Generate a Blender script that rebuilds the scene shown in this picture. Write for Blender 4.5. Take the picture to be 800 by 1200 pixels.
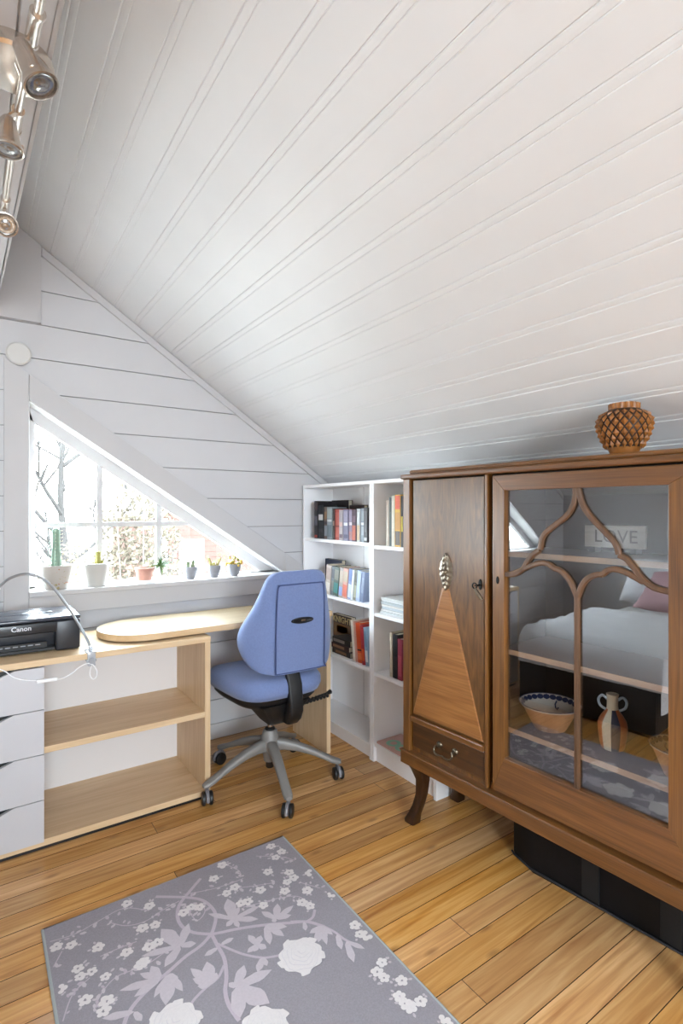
import bpy, bmesh, math, random
from mathutils import Vector, Matrix, noise
random.seed(7)
S = bpy.context.scene
for o in list(bpy.data.objects):
    bpy.data.objects.remove(o)
COL = S.collection

# ------------------------------------------------------------------ camera
cam_data = bpy.data.cameras.new('camera')
cam = bpy.data.objects.new('camera', cam_data)
COL.objects.link(cam)
cam_data.sensor_fit = 'HORIZONTAL'
cam_data.sensor_width = 36.0
cam_data.lens = 625.0 / 800.0 * 36.0
cam_data.shift_y = -2.0 / 800.0
cam_data.clip_start = 0.02
cam.location = (0, 0, 1.32)
cam.rotation_euler = (math.radians(90), 0, math.radians(-34.4))
S.camera = cam

# ------------------------------------------------------------------ world, daylight, exposure
W = bpy.data.worlds.new('overcast_sky')
S.world = W
W.use_nodes = True
bg = W.node_tree.nodes['Background']
bg.inputs['Color'].default_value = (0.85, 0.972, 1.06, 1)
bg.inputs['Strength'].default_value = 16.0


def area(name, loc, rot, sx, sy, power, color=(1, 1, 1), portal=False):
    d = bpy.data.lights.new(name, 'AREA')
    d.shape = 'RECTANGLE'
    d.size = sx
    d.size_y = sy
    d.energy = power
    d.color = color
    if portal:
        d.cycles.is_portal = True
    o = bpy.data.objects.new(name, d)
    COL.objects.link(o)
    o.location = loc
    o.rotation_euler = [math.radians(a) for a in rot]
    return o


# portals for the two gable windows, and for the unseen fill opening added behind the camera
area('window_portal', (0.92, 3.16, 1.40), (-90, 0, 0), 1.45, 1.0, 1, portal=True)
area('window_portal', (-1.34, 3.16, 1.40), (-90, 0, 0), 1.45, 1.0, 1, portal=True)
area('rear_window_portal', (-0.21, -3.03, 1.60), (90, 0, 0), 1.35, 1.1, 1, portal=True)

S.view_settings.view_transform = 'Standard'
S.view_settings.look = 'None'
S.view_settings.gamma = 1.0
S.view_settings.use_curve_mapping = False
S.view_settings.exposure = 1.60
S.cycles.use_denoising = True
S.cycles.max_bounces = 10
S.cycles.diffuse_bounces = 6
S.cycles.transparent_max_bounces = 12
S.cycles.sample_clamp_indirect = 8.0


# ------------------------------------------------------------------ materials
def lin(c):
    if isinstance(c, str):
        c = c.lstrip('#')
        c = [int(c[i:i + 2], 16) / 255 for i in (0, 2, 4)]
        return tuple((x / 12.92 if x <= 0.04045 else ((x + 0.055) / 1.055) ** 2.4) for x in c) + (1,)
    return tuple(c[:3]) + (1,)


MATS = {}


def mat(name, color='#ffffff', rough=0.5, metal=0.0, spec=0.5, var=0.0, vscale=8.0, bump=0.0, bscale=60.0,
        coat=0.0, stretch=None, trans=0.0, sheen=0.0):
    """plain surface with a little procedural variation and bump"""
    if name in MATS:
        return MATS[name]
    m = bpy.data.materials.new(name)
    m.use_nodes = True
    nt = m.node_tree
    b = nt.nodes['Principled BSDF']
    c = lin(color)
    b.inputs['Base Color'].default_value = c
    b.inputs['Roughness'].default_value = rough
    b.inputs['Metallic'].default_value = metal
    b.inputs['Specular IOR Level'].default_value = spec
    b.inputs['Coat Weight'].default_value = coat
    b.inputs['Transmission Weight'].default_value = trans
    b.inputs['Sheen Weight'].default_value = sheen
    tc = nt.nodes.new('ShaderNodeTexCoord')
    mp = nt.nodes.new('ShaderNodeMapping')
    nt.links.new(tc.outputs['Object'], mp.inputs['Vector'])
    if stretch:
        mp.inputs['Scale'].default_value = stretch
    if var > 0:
        n = nt.nodes.new('ShaderNodeTexNoise')
        n.inputs['Scale'].default_value = vscale
        n.inputs['Detail'].default_value = 4
        nt.links.new(mp.outputs['Vector'], n.inputs['Vector'])
        r = nt.nodes.new('ShaderNodeValToRGB')
        r.color_ramp.elements[0].position = 0.3
        r.color_ramp.elements[1].position = 0.7
        r.color_ramp.elements[0].color = tuple(x * (1 - var) for x in c[:3]) + (1,)
        r.color_ramp.elements[1].color = tuple(min(1, x * (1 + var * 0.5)) for x in c[:3]) + (1,)
        nt.links.new(n.outputs['Fac'], r.inputs['Fac'])
        nt.links.new(r.outputs['Color'], b.inputs['Base Color'])
    if bump > 0:
        n2 = nt.nodes.new('ShaderNodeTexNoise')
        n2.inputs['Scale'].default_value = bscale
        n2.inputs['Detail'].default_value = 3
        nt.links.new(mp.outputs['Vector'], n2.inputs['Vector'])
        bp = nt.nodes.new('ShaderNodeBump')
        bp.inputs['Strength'].default_value = bump
        bp.inputs['Distance'].default_value = 0.004
        nt.links.new(n2.outputs['Fac'], bp.inputs['Height'])
        nt.links.new(bp.outputs['Normal'], b.inputs['Normal'])
    MATS[name] = m
    return m


def wood(name, dark, light, axis='x', rough=0.4, along=2.0, across=38.0, coat=0.0, contrast=1.0, pores=0.25,
         figure=0.0, spec=0.5):
    if name in MATS:
        return MATS[name]
    m = bpy.data.materials.new(name)
    m.use_nodes = True
    nt = m.node_tree
    N, L = nt.nodes, nt.links
    b = N['Principled BSDF']
    b.inputs['Roughness'].default_value = rough
    b.inputs['Coat Weight'].default_value = coat
    b.inputs['Coat Roughness'].default_value = 0.25
    b.inputs['Specular IOR Level'].default_value = spec
    tc = N.new('ShaderNodeTexCoord')
    mp = N.new('ShaderNodeMapping')
    sc = {'x': (along, across, across), 'y': (across, along, across), 'z': (across, across, along)}[axis]
    mp.inputs['Scale'].default_value = sc
    L.new(tc.outputs['Object'], mp.inputs['Vector'])
    n1 = N.new('ShaderNodeTexNoise')
    n1.inputs['Scale'].default_value = 1.0
    n1.inputs['Detail'].default_value = 5
    n1.inputs['Distortion'].default_value = 0.6 + figure
    L.new(mp.outputs['Vector'], n1.inputs['Vector'])
    mp2 = N.new('ShaderNodeMapping')
    mp2.inputs['Scale'].default_value = tuple(v * (5.5 if v == across else 2.2) for v in sc)
    L.new(tc.outputs['Object'], mp2.inputs['Vector'])
    n2 = N.new('ShaderNodeTexNoise')
    n2.inputs['Scale'].default_value = 1.0
    n2.inputs['Detail'].default_value = 3
    L.new(mp2.outputs['Vector'], n2.inputs['Vector'])
    mx = N.new('ShaderNodeMix')
    mx.data_type = 'FLOAT'
    mx.inputs[0].default_value = pores
    L.new(n1.outputs['Fac'], mx.inputs[2])
    L.new(n2.outputs['Fac'], mx.inputs[3])
    r = N.new('ShaderNodeValToRGB')
    w = 0.22 / contrast
    r.color_ramp.elements[0].position = 0.5 - w
    r.color_ramp.elements[1].position = 0.5 + w
    r.color_ramp.elements[0].color = lin(dark)
    r.color_ramp.elements[1].color = lin(light)
    L.new(mx.outputs[0], r.inputs['Fac'])
    L.new(r.outputs['Color'], b.inputs['Base Color'])
    bp = N.new('ShaderNodeBump')
    bp.inputs['Strength'].default_value = 0.12
    bp.inputs['Distance'].default_value = 0.002
    L.new(n2.outputs['Fac'], bp.inputs['Height'])
    L.new(bp.outputs['Normal'], b.inputs['Normal'])
    MATS[name] = m
    return m


def floor_material(pitch, phase):
    m = bpy.data.materials.new('lacquered_pine_boards')
    m.use_nodes = True
    nt = m.node_tree
    N, L = nt.nodes, nt.links
    b = N['Principled BSDF']
    b.inputs['Roughness'].default_value = 0.36
    b.inputs['Coat Weight'].default_value = 0.25
    b.inputs['Coat Roughness'].default_value = 0.3

    def math_(op, a, bb=None):
        n = N.new('ShaderNodeMath')
        n.operation = op
        for i, v in enumerate((a, bb)):
            if v is None:
                continue
            if isinstance(v, (int, float)):
                n.inputs[i].default_value = v
            else:
                L.new(v, n.inputs[i])
        return n.outputs[0]
    tc = N.new('ShaderNodeTexCoord')
    sp = N.new('ShaderNodeSeparateXYZ')
    L.new(tc.outputs['Object'], sp.inputs[0])
    row = math_('FLOOR', math_('DIVIDE', math_('SUBTRACT', sp.outputs['Y'], phase), pitch))
    wn = N.new('ShaderNodeTexWhiteNoise')
    wn.noise_dimensions = '1D'
    L.new(row, wn.inputs['W'])
    xo = math_('ADD', sp.outputs['X'], math_('MULTIPLY', wn.outputs['Value'], 9.0))
    board = math_('FLOOR', math_('DIVIDE', xo, 2.6))
    wn2 = N.new('ShaderNodeTexWhiteNoise')
    wn2.noise_dimensions = '2D'
    cb = N.new('ShaderNodeCombineXYZ')
    L.new(row, cb.inputs[0])
    L.new(board, cb.inputs[1])
    L.new(cb.outputs[0], wn2.inputs['Vector'])
    # grain coordinates, shifted per board
    c2 = N.new('ShaderNodeCombineXYZ')
    L.new(math_('ADD', math_('MULTIPLY', sp.outputs['X'], 2.2), math_('MULTIPLY', wn2.outputs['Value'], 53.0)), c2.inputs[0])
    L.new(math_('MULTIPLY', sp.outputs['Y'], 42.0), c2.inputs[1])
    L.new(math_('MULTIPLY', wn2.outputs['Value'], 31.0), c2.inputs[2])
    n1 = N.new('ShaderNodeTexNoise')
    n1.inputs['Scale'].default_value = 1.0
    n1.inputs['Detail'].default_value = 5
    n1.inputs['Distortion'].default_value = 1.1
    L.new(c2.outputs[0], n1.inputs['Vector'])
    r = N.new('ShaderNodeValToRGB')
    r.color_ramp.elements[0].position = 0.28
    r.color_ramp.elements[1].position = 0.72
    r.color_ramp.elements[0].color = lin('#a8713d')
    r.color_ramp.elements[1].color = lin('#dcb17a')
    e = r.color_ramp.elements.new(0.5)
    e.color = lin('#c7955b')
    L.new(n1.outputs['Fac'], r.inputs['Fac'])
    # board-to-board tone
    hs = N.new('ShaderNodeHueSaturation')
    L.new(r.outputs['Color'], hs.inputs['Color'])
    L.new(math_('ADD', 0.76, math_('MULTIPLY', wn2.outputs['Value'], 0.40)), hs.inputs['Value'])
    L.new(math_('ADD', 0.94, math_('MULTIPLY', wn.outputs['Value'], 0.18)), hs.inputs['Saturation'])
    # knots
    c3 = N.new('ShaderNodeCombineXYZ')
    L.new(math_('ADD', math_('MULTIPLY', sp.outputs['X'], 3.4), math_('MULTIPLY', wn2.outputs['Value'], 17.0)), c3.inputs[0])
    L.new(math_('MULTIPLY', sp.outputs['Y'], 9.0), c3.inputs[1])
    vo = N.new('ShaderNodeTexVoronoi')
    vo.voronoi_dimensions = '2D'
    vo.inputs['Scale'].default_value = 1.0
    L.new(c3.outputs[0], vo.inputs['Vector'])
    kr = N.new('ShaderNodeValToRGB')
    kr.color_ramp.elements[0].position = 0.03
    kr.color_ramp.elements[1].position = 0.12
    kr.color_ramp.elements[0].color = (1, 1, 1, 1)
    kr.color_ramp.elements[1].color = (0, 0, 0, 1)
    L.new(vo.outputs['Distance'], kr.inputs['Fac'])
    kk = N.new('ShaderNodeSeparateColor')
    L.new(vo.outputs['Color'], kk.inputs[0])
    kf = math_('MULTIPLY', math_('MULTIPLY', kr.outputs['Color'], math_('GREATER_THAN', kk.outputs[0], 0.5)), 0.5)
    mx = N.new('ShaderNodeMix')
    mx.data_type = 'RGBA'
    L.new(kf, mx.inputs[0])
    L.new(hs.outputs['Color'], mx.inputs[6])
    mx.inputs[7].default_value = lin('#704018')
    # board end joints
    fr = math_('FRACT', math_('DIVIDE', xo, 2.6))
    jt = math_('LESS_THAN', fr, 0.0009)
    mx2 = N.new('ShaderNodeMix')
    mx2.data_type = 'RGBA'
    L.new(jt, mx2.inputs[0])
    L.new(mx.outputs[2], mx2.inputs[6])
    mx2.inputs[7].default_value = lin('#3a2413')
    L.new(mx2.outputs[2], b.inputs['Base Color'])
    bp = N.new('ShaderNodeBump')
    bp.inputs['Strength'].default_value = 0.1
    bp.inputs['Distance'].default_value = 0.002
    L.new(n1.outputs['Fac'], bp.inputs['Height'])
    L.new(bp.outputs['Normal'], b.inputs['Normal'])
    return m


def glass_material(name, r0, tint=(1, 1, 1), power=4.0):
    m = bpy.data.materials.new(name)
    m.use_nodes = True
    nt = m.node_tree
    N, L = nt.nodes, nt.links
    N.remove(N['Principled BSDF'])
    out = N['Material Output']
    t = N.new('ShaderNodeBsdfTransparent')
    t.inputs['Color'].default_value = tuple(tint) + (1,)
    g = N.new('ShaderNodeBsdfGlossy')
    g.inputs['Roughness'].default_value = 0.0
    lw = N.new('ShaderNodeLayerWeight')
    lw.inputs['Blend'].default_value = 0.5
    p = N.new('ShaderNodeMath')
    p.operation = 'POWER'
    L.new(lw.outputs['Facing'], p.inputs[0])
    p.inputs[1].default_value = power
    mr = N.new('ShaderNodeMapRange')
    mr.inputs['To Min'].default_value = r0
    mr.inputs['To Max'].default_value = 1.0
    L.new(p.outputs[0], mr.inputs['Value'])
    mx = N.new('ShaderNodeMixShader')
    L.new(mr.outputs[0], mx.inputs[0])
    L.new(t.outputs[0], mx.inputs[1])
    L.new(g.outputs[0], mx.inputs[2])
    L.new(mx.outputs[0], out.inputs['Surface'])
    MATS[name] = m
    return m


# ------------------------------------------------------------------ mesh builder and scene tree helpers
def root_inverse(o):
    m = Matrix.Identity(4)
    chain = []
    while o is not None:
        chain.append(o)
        o = o.parent
    for c in reversed(chain):
        m = m @ c.matrix_basis
    return m.inverted()


class MB:
    def __init__(self):
        self.bm = bmesh.new()

    def face(self, vs, mi=0):
        try:
            f = self.bm.faces.new(vs)
            f.material_index = mi
            return f
        except ValueError:
            return None

    def poly(self, pts, mi=0):
        return self.face([self.bm.verts.new(p) for p in pts], mi)

    def box(self, x0, x1, y0, y1, z0, z1, bev=0.0, mi=0, seg=2, M=None):
        before = set(self.bm.faces)
        v = [self.bm.verts.new((x, y, z)) for z in (z0, z1) for x, y in ((x0, y0), (x1, y0), (x1, y1), (x0, y1))]
        fs = []
        for q in ((3, 2, 1, 0), (4, 5, 6, 7), (0, 1, 5, 4), (1, 2, 6, 5), (2, 3, 7, 6), (3, 0, 4, 7)):
            fs.append(self.face([v[i] for i in q], mi))
        if bev > 0:
            es = list({e for f in fs for e in f.edges})
            bmesh.ops.bevel(self.bm, geom=es, offset=bev, segments=seg, profile=0.5, affect='EDGES', clamp_overlap=True)
        new = [f for f in self.bm.faces if f not in before]
        for f in new:
            f.material_index = mi
        if M is not None:
            for vv in {a for f in new for a in f.verts}:
                vv.co = M @ vv.co
        return self

    def tube(self, pts, r, n=8, mi=0, closed=False, flat=1.0):
        pts = [Vector(p) for p in pts]
        k = len(pts)
        rr = list(r) if isinstance(r, (list, tuple)) else [r] * k
        tang = []
        for i in range(k):
            if closed:
                t = pts[(i + 1) % k] - pts[i - 1]
            else:
                t = pts[min(i + 1, k - 1)] - pts[max(i - 1, 0)]
            tang.append(t.normalized())
        up = Vector((0, 0, 1)) if abs(tang[0].z) < 0.9 else Vector((1, 0, 0))
        a = tang[0].cross(up).normalized()
        rings = []
        for i in range(k):
            t = tang[i]
            a = (a - t * a.dot(t))
            a = a.normalized() if a.length > 1e-6 else t.orthogonal().normalized()
            bb = t.cross(a)
            rings.append([self.bm.verts.new(pts[i] + (a * math.cos(2 * math.pi * j / n) + bb * (flat * math.sin(2 * math.pi * j / n))) * rr[i]) for j in range(n)])
        for i in range(k if closed else k - 1):
            A, B = rings[i], rings[(i + 1) % k]
            for j in range(n):
                self.face([A[j], A[(j + 1) % n], B[(j + 1) % n], B[j]], mi)
        if not closed:
            self.face(list(reversed(rings[0])), mi)
            self.face(rings[-1], mi)
        return self

    def lathe(self, prof, c=(0, 0, 0), n=32, mi=0, fn=None, M=None, rmod=None, caps=True):
        rings = []
        for pi, (r, z) in enumerate(prof):
            ring = []
            for j in range(n):
                a = 2 * math.pi * j / n
                q = r * (rmod(a, pi) if rmod else 1.0)
                p = Vector((q * math.cos(a), q * math.sin(a), z))
                if M is not None:
                    p = M @ p
                ring.append(self.bm.verts.new(p + Vector(c)))
            rings.append(ring)
        for i in range(len(rings) - 1):
            for j in range(n):
                self.face([rings[i][j], rings[i][(j + 1) % n], rings[i + 1][(j + 1) % n], rings[i + 1][j]], fn(i, j) if fn else mi)
        if caps and prof[0][0] > 1e-5:
            self.face(list(reversed(rings[0])), fn(0, 0) if fn else mi)
        if caps and prof[-1][0] > 1e-5:
            self.face(rings[-1], fn(len(rings) - 2, 0) if fn else mi)
        return self

    def prism(self, poly, a0, a1, plane='xz', mi=0, bev=0.0):
        """extrude a 2-D polygon; plane 'xz' extrudes along y, 'yz' along x, 'xy' along z"""
        def P(u, v, w):
            return {'xz': (u, w, v), 'yz': (w, u, v), 'xy': (u, v, w)}[plane]
        before = set(self.bm.faces)
        A = [self.bm.verts.new(P(u, v, a0)) for u, v in poly]
        B = [self.bm.verts.new(P(u, v, a1)) for u, v in poly]
        n = len(poly)
        fs = [self.face(A, mi), self.face(list(reversed(B)), mi)]
        for i in range(n):
            fs.append(self.face([A[i], B[i], B[(i + 1) % n], A[(i + 1) % n]], mi))
        if bev > 0:
            es = list({e for f in fs[:2] if f for e in f.edges})
            bmesh.ops.bevel(self.bm, geom=es, offset=bev, segments=2, profile=0.5, affect='EDGES', clamp_overlap=True)
            for f in self.bm.faces:
                if f not in before:
                    f.material_index = mi
        return self

    def surf(self, rows, mi=0, closed=False, cap=False, fn=None):
        V = [[self.bm.verts.new(p) for p in row] for row in rows]
        for i in range(len(V) - 1):
            m = len(V[i])
            for j in range(m if closed else m - 1):
                self.face([V[i][j], V[i][(j + 1) % m], V[i + 1][(j + 1) % m], V[i + 1][j]], fn(i, j) if fn else mi)
        if cap:
            self.face(list(reversed(V[0])), mi)
            self.face(V[-1], mi)
        return self

    def build(self, name, mats, parent=None, loc=None, local=False, smooth=35, rot=None):
        """link as ONE object; coordinates are world unless local=True"""
        bm = self.bm
        bmesh.ops.remove_doubles(bm, verts=bm.verts, dist=1e-6)
        bmesh.ops.recalc_face_normals(bm, faces=bm.faces)
        if not local:
            if parent is not None:
                bmesh.ops.transform(bm, matrix=root_inverse(parent), verts=bm.verts)
            elif loc is not None:
                bmesh.ops.translate(bm, vec=-Vector(loc), verts=bm.verts)
        me = bpy.data.meshes.new(name)
        if smooth:
            for f in bm.faces:
                f.smooth = True
            th = math.radians(smooth)
            for e in bm.edges:
                if len(e.link_faces) == 2:
                    e.smooth = e.calc_face_angle(0) < th
        bm.to_mesh(me)
        bm.free()
        for m in (mats if isinstance(mats, (list, tuple)) else [mats]):
            me.materials.append(m)
        o = bpy.data.objects.new(name, me)
        COL.objects.link(o)
        if parent is not None:
            o.parent = parent
        elif loc is not None:
            o.location = loc
        if rot is not None:
            o.rotation_euler = rot
        return o


def tag(o, label=None, cat=None, group=None, kind=None):
    if label:
        o['label'] = label
    if cat:
        o['category'] = cat
    if group:
        o['group'] = group
    if kind:
        o['kind'] = kind
    return o


def thing(name, label, cat, loc=(0, 0, 0), rotz=0.0, group=None):
    o = bpy.data.objects.new(name, None)
    COL.objects.link(o)
    o.empty_display_size = 0.05
    o.location = loc
    o.rotation_euler = (0, 0, rotz)
    return tag(o, label, cat, group)


def struct(o):
    o['kind'] = 'structure'
    return o


def text_part(name, s, size, m, parent, M, depth=0.0006, local=True, bold=0.0, align='CENTER'):
    """raised lettering as a mesh; M places the text's x-y plane"""
    cu = bpy.data.curves.new('lettering', 'FONT')
    cu.body = s
    cu.size = size
    cu.align_x = align
    cu.align_y = 'CENTER'
    cu.extrude = depth
    cu.offset = bold
    cu.resolution_u = 3
    tmp = bpy.data.objects.new('lettering', cu)
    COL.objects.link(tmp)
    dg = bpy.context.evaluated_depsgraph_get()
    me = bpy.data.meshes.new_from_object(tmp.evaluated_get(dg))
    bpy.data.objects.remove(tmp)
    me.transform(M if local or parent is None else root_inverse(parent) @ M)
    me.materials.clear()
    me.materials.append(m)
    o = bpy.data.objects.new(name, me)
    COL.objects.link(o)
    o.parent = parent
    return o


def smoothpts(pts, k=6):
    """Catmull-Rom through points"""
    P = [Vector(p) for p in pts]
    out = []
    for i in range(len(P) - 1):
        p0, p1, p2, p3 = P[max(i - 1, 0)], P[i], P[i + 1], P[min(i + 2, len(P) - 1)]
        for j in range(k):
            t = j / k
            out.append(0.5 * ((2 * p1) + (p2 - p0) * t + (2 * p0 - 5 * p1 + 4 * p2 - p3) * t * t + (3 * p1 - p0 - 3 * p2 + p3) * t ** 3))
    out.append(P[-1])
    return out
# ------------------------------------------------------------------ the room
GY = 2.97            # inner face of the window gable
RY = -2.90           # inner face of the gable behind the camera
KX = 1.96            # knee walls
SL = 0.6637          # roof slope


XC = -0.21           # ridge line
XL = 2 * XC - KX     # left knee wall


def mx_(s, x):
    return x if s == 1 else 2 * XC - x


def ceil_z(x):
    return 2.607 - SL * (max(x, 2 * XC - x) - 0.257)


white = mat('white_painted_boards', '#e0e0e1', 0.45, var=0.03, vscale=3.0, bump=0.08, bscale=25, stretch=(1, 1, 1))
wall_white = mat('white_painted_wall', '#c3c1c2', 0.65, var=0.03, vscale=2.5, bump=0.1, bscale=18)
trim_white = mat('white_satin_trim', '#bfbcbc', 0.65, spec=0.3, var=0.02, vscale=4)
gap_dark = mat('board_gap_paint', '#8f8b89', 0.9)
PITCH, PHASE = 0.0905, 1.047
pine = floor_material(PITCH, PHASE)
seam = mat('dirt_in_floor_seams', '#2e1c0e', 0.9)

# floor: boards along x with a real gap between them
b = MB()
y = PHASE - PITCH * math.ceil((PHASE - RY + 0.1) / PITCH)
prof = []
while y < GY + 0.02:
    y1 = y + PITCH
    b.surf([[(XL, y + 0.0012, 0), (KX, y + 0.0012, 0)], [(XL, y1 - 0.0012, 0), (KX, y1 - 0.0012, 0)]])
    b.surf([[(XL, y1 - 0.0012, 0), (KX, y1 - 0.0012, 0)], [(XL, y1, -0.004), (KX, y1, -0.004)], [(XL, y1 + 0.0012, 0), (KX, y1 + 0.0012, 0)]], mi=1)
    y = y1
o = b.build('floor', [pine, seam], smooth=0)
struct(o)
tag(o, 'varnished pine board floor', None)
b = MB().box(XL, KX, RY, GY + 0.02, -0.10, -0.012)
struct(b.build('floor', seam, smooth=0))


# sloping ceilings: beaded boards running along the room
def slope_ceiling(sign):
    b = MB()
    nx, nz = SL / math.hypot(SL, 1), 1 / math.hypot(SL, 1)
    cp = 1 / math.hypot(SL, 1)              # x run per metre of slope
    pts = []

    def add(x, d):
        pts.append((x + nx * d, ceil_z(x) + nz * d))
    x = 0.299 - 0.0972 * 2
    add(0.085, 0)
    while x < KX + 0.06:
        if x > 0.10:
            for dx, d in ((-0.0022, 0), (0, 0.0038), (0.0022, 0.0008), (0.0095, 0.0004), (0.0165, 0.0008), (0.0182, 0.0026), (0.0199, 0)):
                add(x + dx, d)
        x += 0.0972
    add(KX + 0.02, 0)
    rows = [[(mx_(sign, px), RY - 0.02, pz) for px, pz in pts], [(mx_(sign, px), GY + 0.01, pz) for px, pz in pts]]
    b.surf(rows)
    # the roof's thickness above the boards
    b.surf([[(mx_(sign, 0.085), RY - 0.02, ceil_z(0.085) + 0.1), (mx_(sign, KX + 0.02), RY - 0.02, ceil_z(KX + 0.02) + 0.1)],
            [(mx_(sign, 0.085), GY + 0.01, ceil_z(0.085) + 0.1), (mx_(sign, KX + 0.02), GY + 0.01, ceil_z(KX + 0.02) + 0.1)]])
    return struct(b.build('ceiling', white, smooth=0))


slope_ceiling(1)
slope_ceiling(-1)
b = MB().box(2 * XC - 0.09, 0.09, RY - 0.02, GY + 0.01, 2.718, 2.80)
struct(b.build('ceiling', white, smooth=0))

# boxed ridge beam under the apex, boarded underneath
b = MB()
pr = []
for x in (-0.53, -0.45, -0.37, -0.29, -0.21, -0.13, -0.06, -0.005, 0.03, 0.066):
    pr += [(x - 0.003, 2.25), (x, 2.257), (x + 0.003, 2.25)]
pr = [(-0.58, 2.655), (-0.58, 2.25)] + pr


def edge(yy):
    return 0.169 - 0.031 * yy


def ring(yy):
    return [(x, yy, z) for x, z in pr] + [(edge(yy) - 0.012, yy, 2.25), (edge(yy), yy, 2.258), (edge(yy), yy, 2.63)]


b.surf([ring(RY), ring(0.5), ring(GY)])
struct(b.build('ceiling_beam', trim_white, smooth=0))

# shiplap gable with two mirrored raked windows
WL, WB = 0.21, 0.925
WR = 1.602


def wz(x):
    return 1.848 - 0.663 * (x - WL)


def clip(poly, f):
    out = []
    for i in range(len(poly)):
        p, q = poly[i], poly[(i + 1) % len(poly)]
        a, c = f(p), f(q)
        if a >= 0:
            out.append(p)
        if (a > 0 > c) or (a < 0 < c):
            t = a / (a - c)
            out.append((p[0] + (q[0] - p[0]) * t, p[1] + (q[1] - p[1]) * t))
    return out


def gable(b, y0, y1, mi, strips, openings=True):
    roof = [lambda p: 2.66 - SL * (p[0] - 0.257) - p[1], lambda p: 2.66 - SL * (2 * XC - p[0] - 0.257) - p[1], lambda p: 2.76 - p[1]]
    regions = [[lambda p: WB - p[1]],
               [lambda p: p[1] - WB, lambda p: WL - p[0], lambda p: WL - 2 * XC + p[0]],
               [lambda p: p[0] - WL, lambda p: WR - p[0], lambda p: p[1] - wz(p[0])],
               [lambda p: p[0] - WR, lambda p: p[1] - WB],
               [lambda p: 2 * XC - p[0] - WL, lambda p: WR - 2 * XC + p[0], lambda p: p[1] - wz(2 * XC - p[0])],
               [lambda p: 2 * XC - p[0] - WR, lambda p: p[1] - WB]]
    for z0, z1 in strips:
        for reg in regions:
            poly = [(XL, z0), (KX, z0), (KX, z1), (XL, z1)]
            for f in roof + reg:
                poly = clip(poly, f)
                if len(poly) < 3:
                    break
            if len(poly) >= 3:
                b.prism(poly, y0, y1, 'xz', mi)


b = MB()
seams = [1.388 + 0.1668 * k for k in range(-8, 9)]
strips = []
lo = 0.0
for s in seams + [3.0]:
    if s <= 0.05:
        continue
    strips.append((lo, s - 0.0022))
    lo = s + 0.0022
gable(b, GY, GY + 0.022, 0, strips)
gable(b, GY + 0.012, GY + 0.16, 1, [(0.0, 3.0)])
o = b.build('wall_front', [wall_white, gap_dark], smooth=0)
struct(o)
o['label'] = 'white shiplap gable wall with raked windows'

# knee walls and the rear gable with an unseen opening added to let in fill light
b = MB().box(KX, KX + 0.08, RY, GY + 0.02, -0.1, ceil_z(KX) + 0.05)
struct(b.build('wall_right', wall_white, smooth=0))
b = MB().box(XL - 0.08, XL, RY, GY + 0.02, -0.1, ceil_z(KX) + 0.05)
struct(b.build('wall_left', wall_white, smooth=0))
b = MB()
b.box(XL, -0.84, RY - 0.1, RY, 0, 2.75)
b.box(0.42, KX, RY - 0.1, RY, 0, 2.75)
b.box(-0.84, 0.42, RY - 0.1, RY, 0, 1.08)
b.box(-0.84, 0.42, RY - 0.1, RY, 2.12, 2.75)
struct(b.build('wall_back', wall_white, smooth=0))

# trims of the window gable
def strip_poly(sign, x0, x1, lo, hi):
    p = [(x0, lo(x0)), (x1, lo(x1)), (x1, hi(x1)), (x0, hi(x0))]
    return [(mx_(sign, x), z) for x, z in p]


CT = 0.018
for s in (1, -1):
    b = MB().prism(strip_poly(s, 0.21, 1.60, wz, lambda x: wz(x) + 0.124), GY - CT, GY + 0.002, 'xz', bev=0.002)
    b.prism([(mx_(s, x), z) for x, z in ((1.60, 0.928), (1.784, 0.928), (1.60, 1.051))], GY - CT, GY + 0.002, 'xz', bev=0.002)
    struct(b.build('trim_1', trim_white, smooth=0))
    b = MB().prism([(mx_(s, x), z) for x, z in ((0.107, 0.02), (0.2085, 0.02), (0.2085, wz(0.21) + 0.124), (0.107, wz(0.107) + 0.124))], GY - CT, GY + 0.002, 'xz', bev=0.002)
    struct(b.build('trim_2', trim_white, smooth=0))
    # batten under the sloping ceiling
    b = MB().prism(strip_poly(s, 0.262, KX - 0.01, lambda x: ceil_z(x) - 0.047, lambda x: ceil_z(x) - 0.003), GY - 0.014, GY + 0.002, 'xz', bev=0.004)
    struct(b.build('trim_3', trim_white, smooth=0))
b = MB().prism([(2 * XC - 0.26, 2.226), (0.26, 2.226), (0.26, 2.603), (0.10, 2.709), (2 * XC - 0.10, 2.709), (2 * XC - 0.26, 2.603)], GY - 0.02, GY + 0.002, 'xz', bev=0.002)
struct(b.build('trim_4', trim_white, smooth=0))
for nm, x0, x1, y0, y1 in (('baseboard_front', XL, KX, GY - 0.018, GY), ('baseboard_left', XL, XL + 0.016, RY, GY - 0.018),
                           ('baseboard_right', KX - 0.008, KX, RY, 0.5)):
    struct(MB().box(x0, x1, y0, y1, 0.0, 0.085, bev=0.003).build(nm, trim_white, smooth=0))

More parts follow.
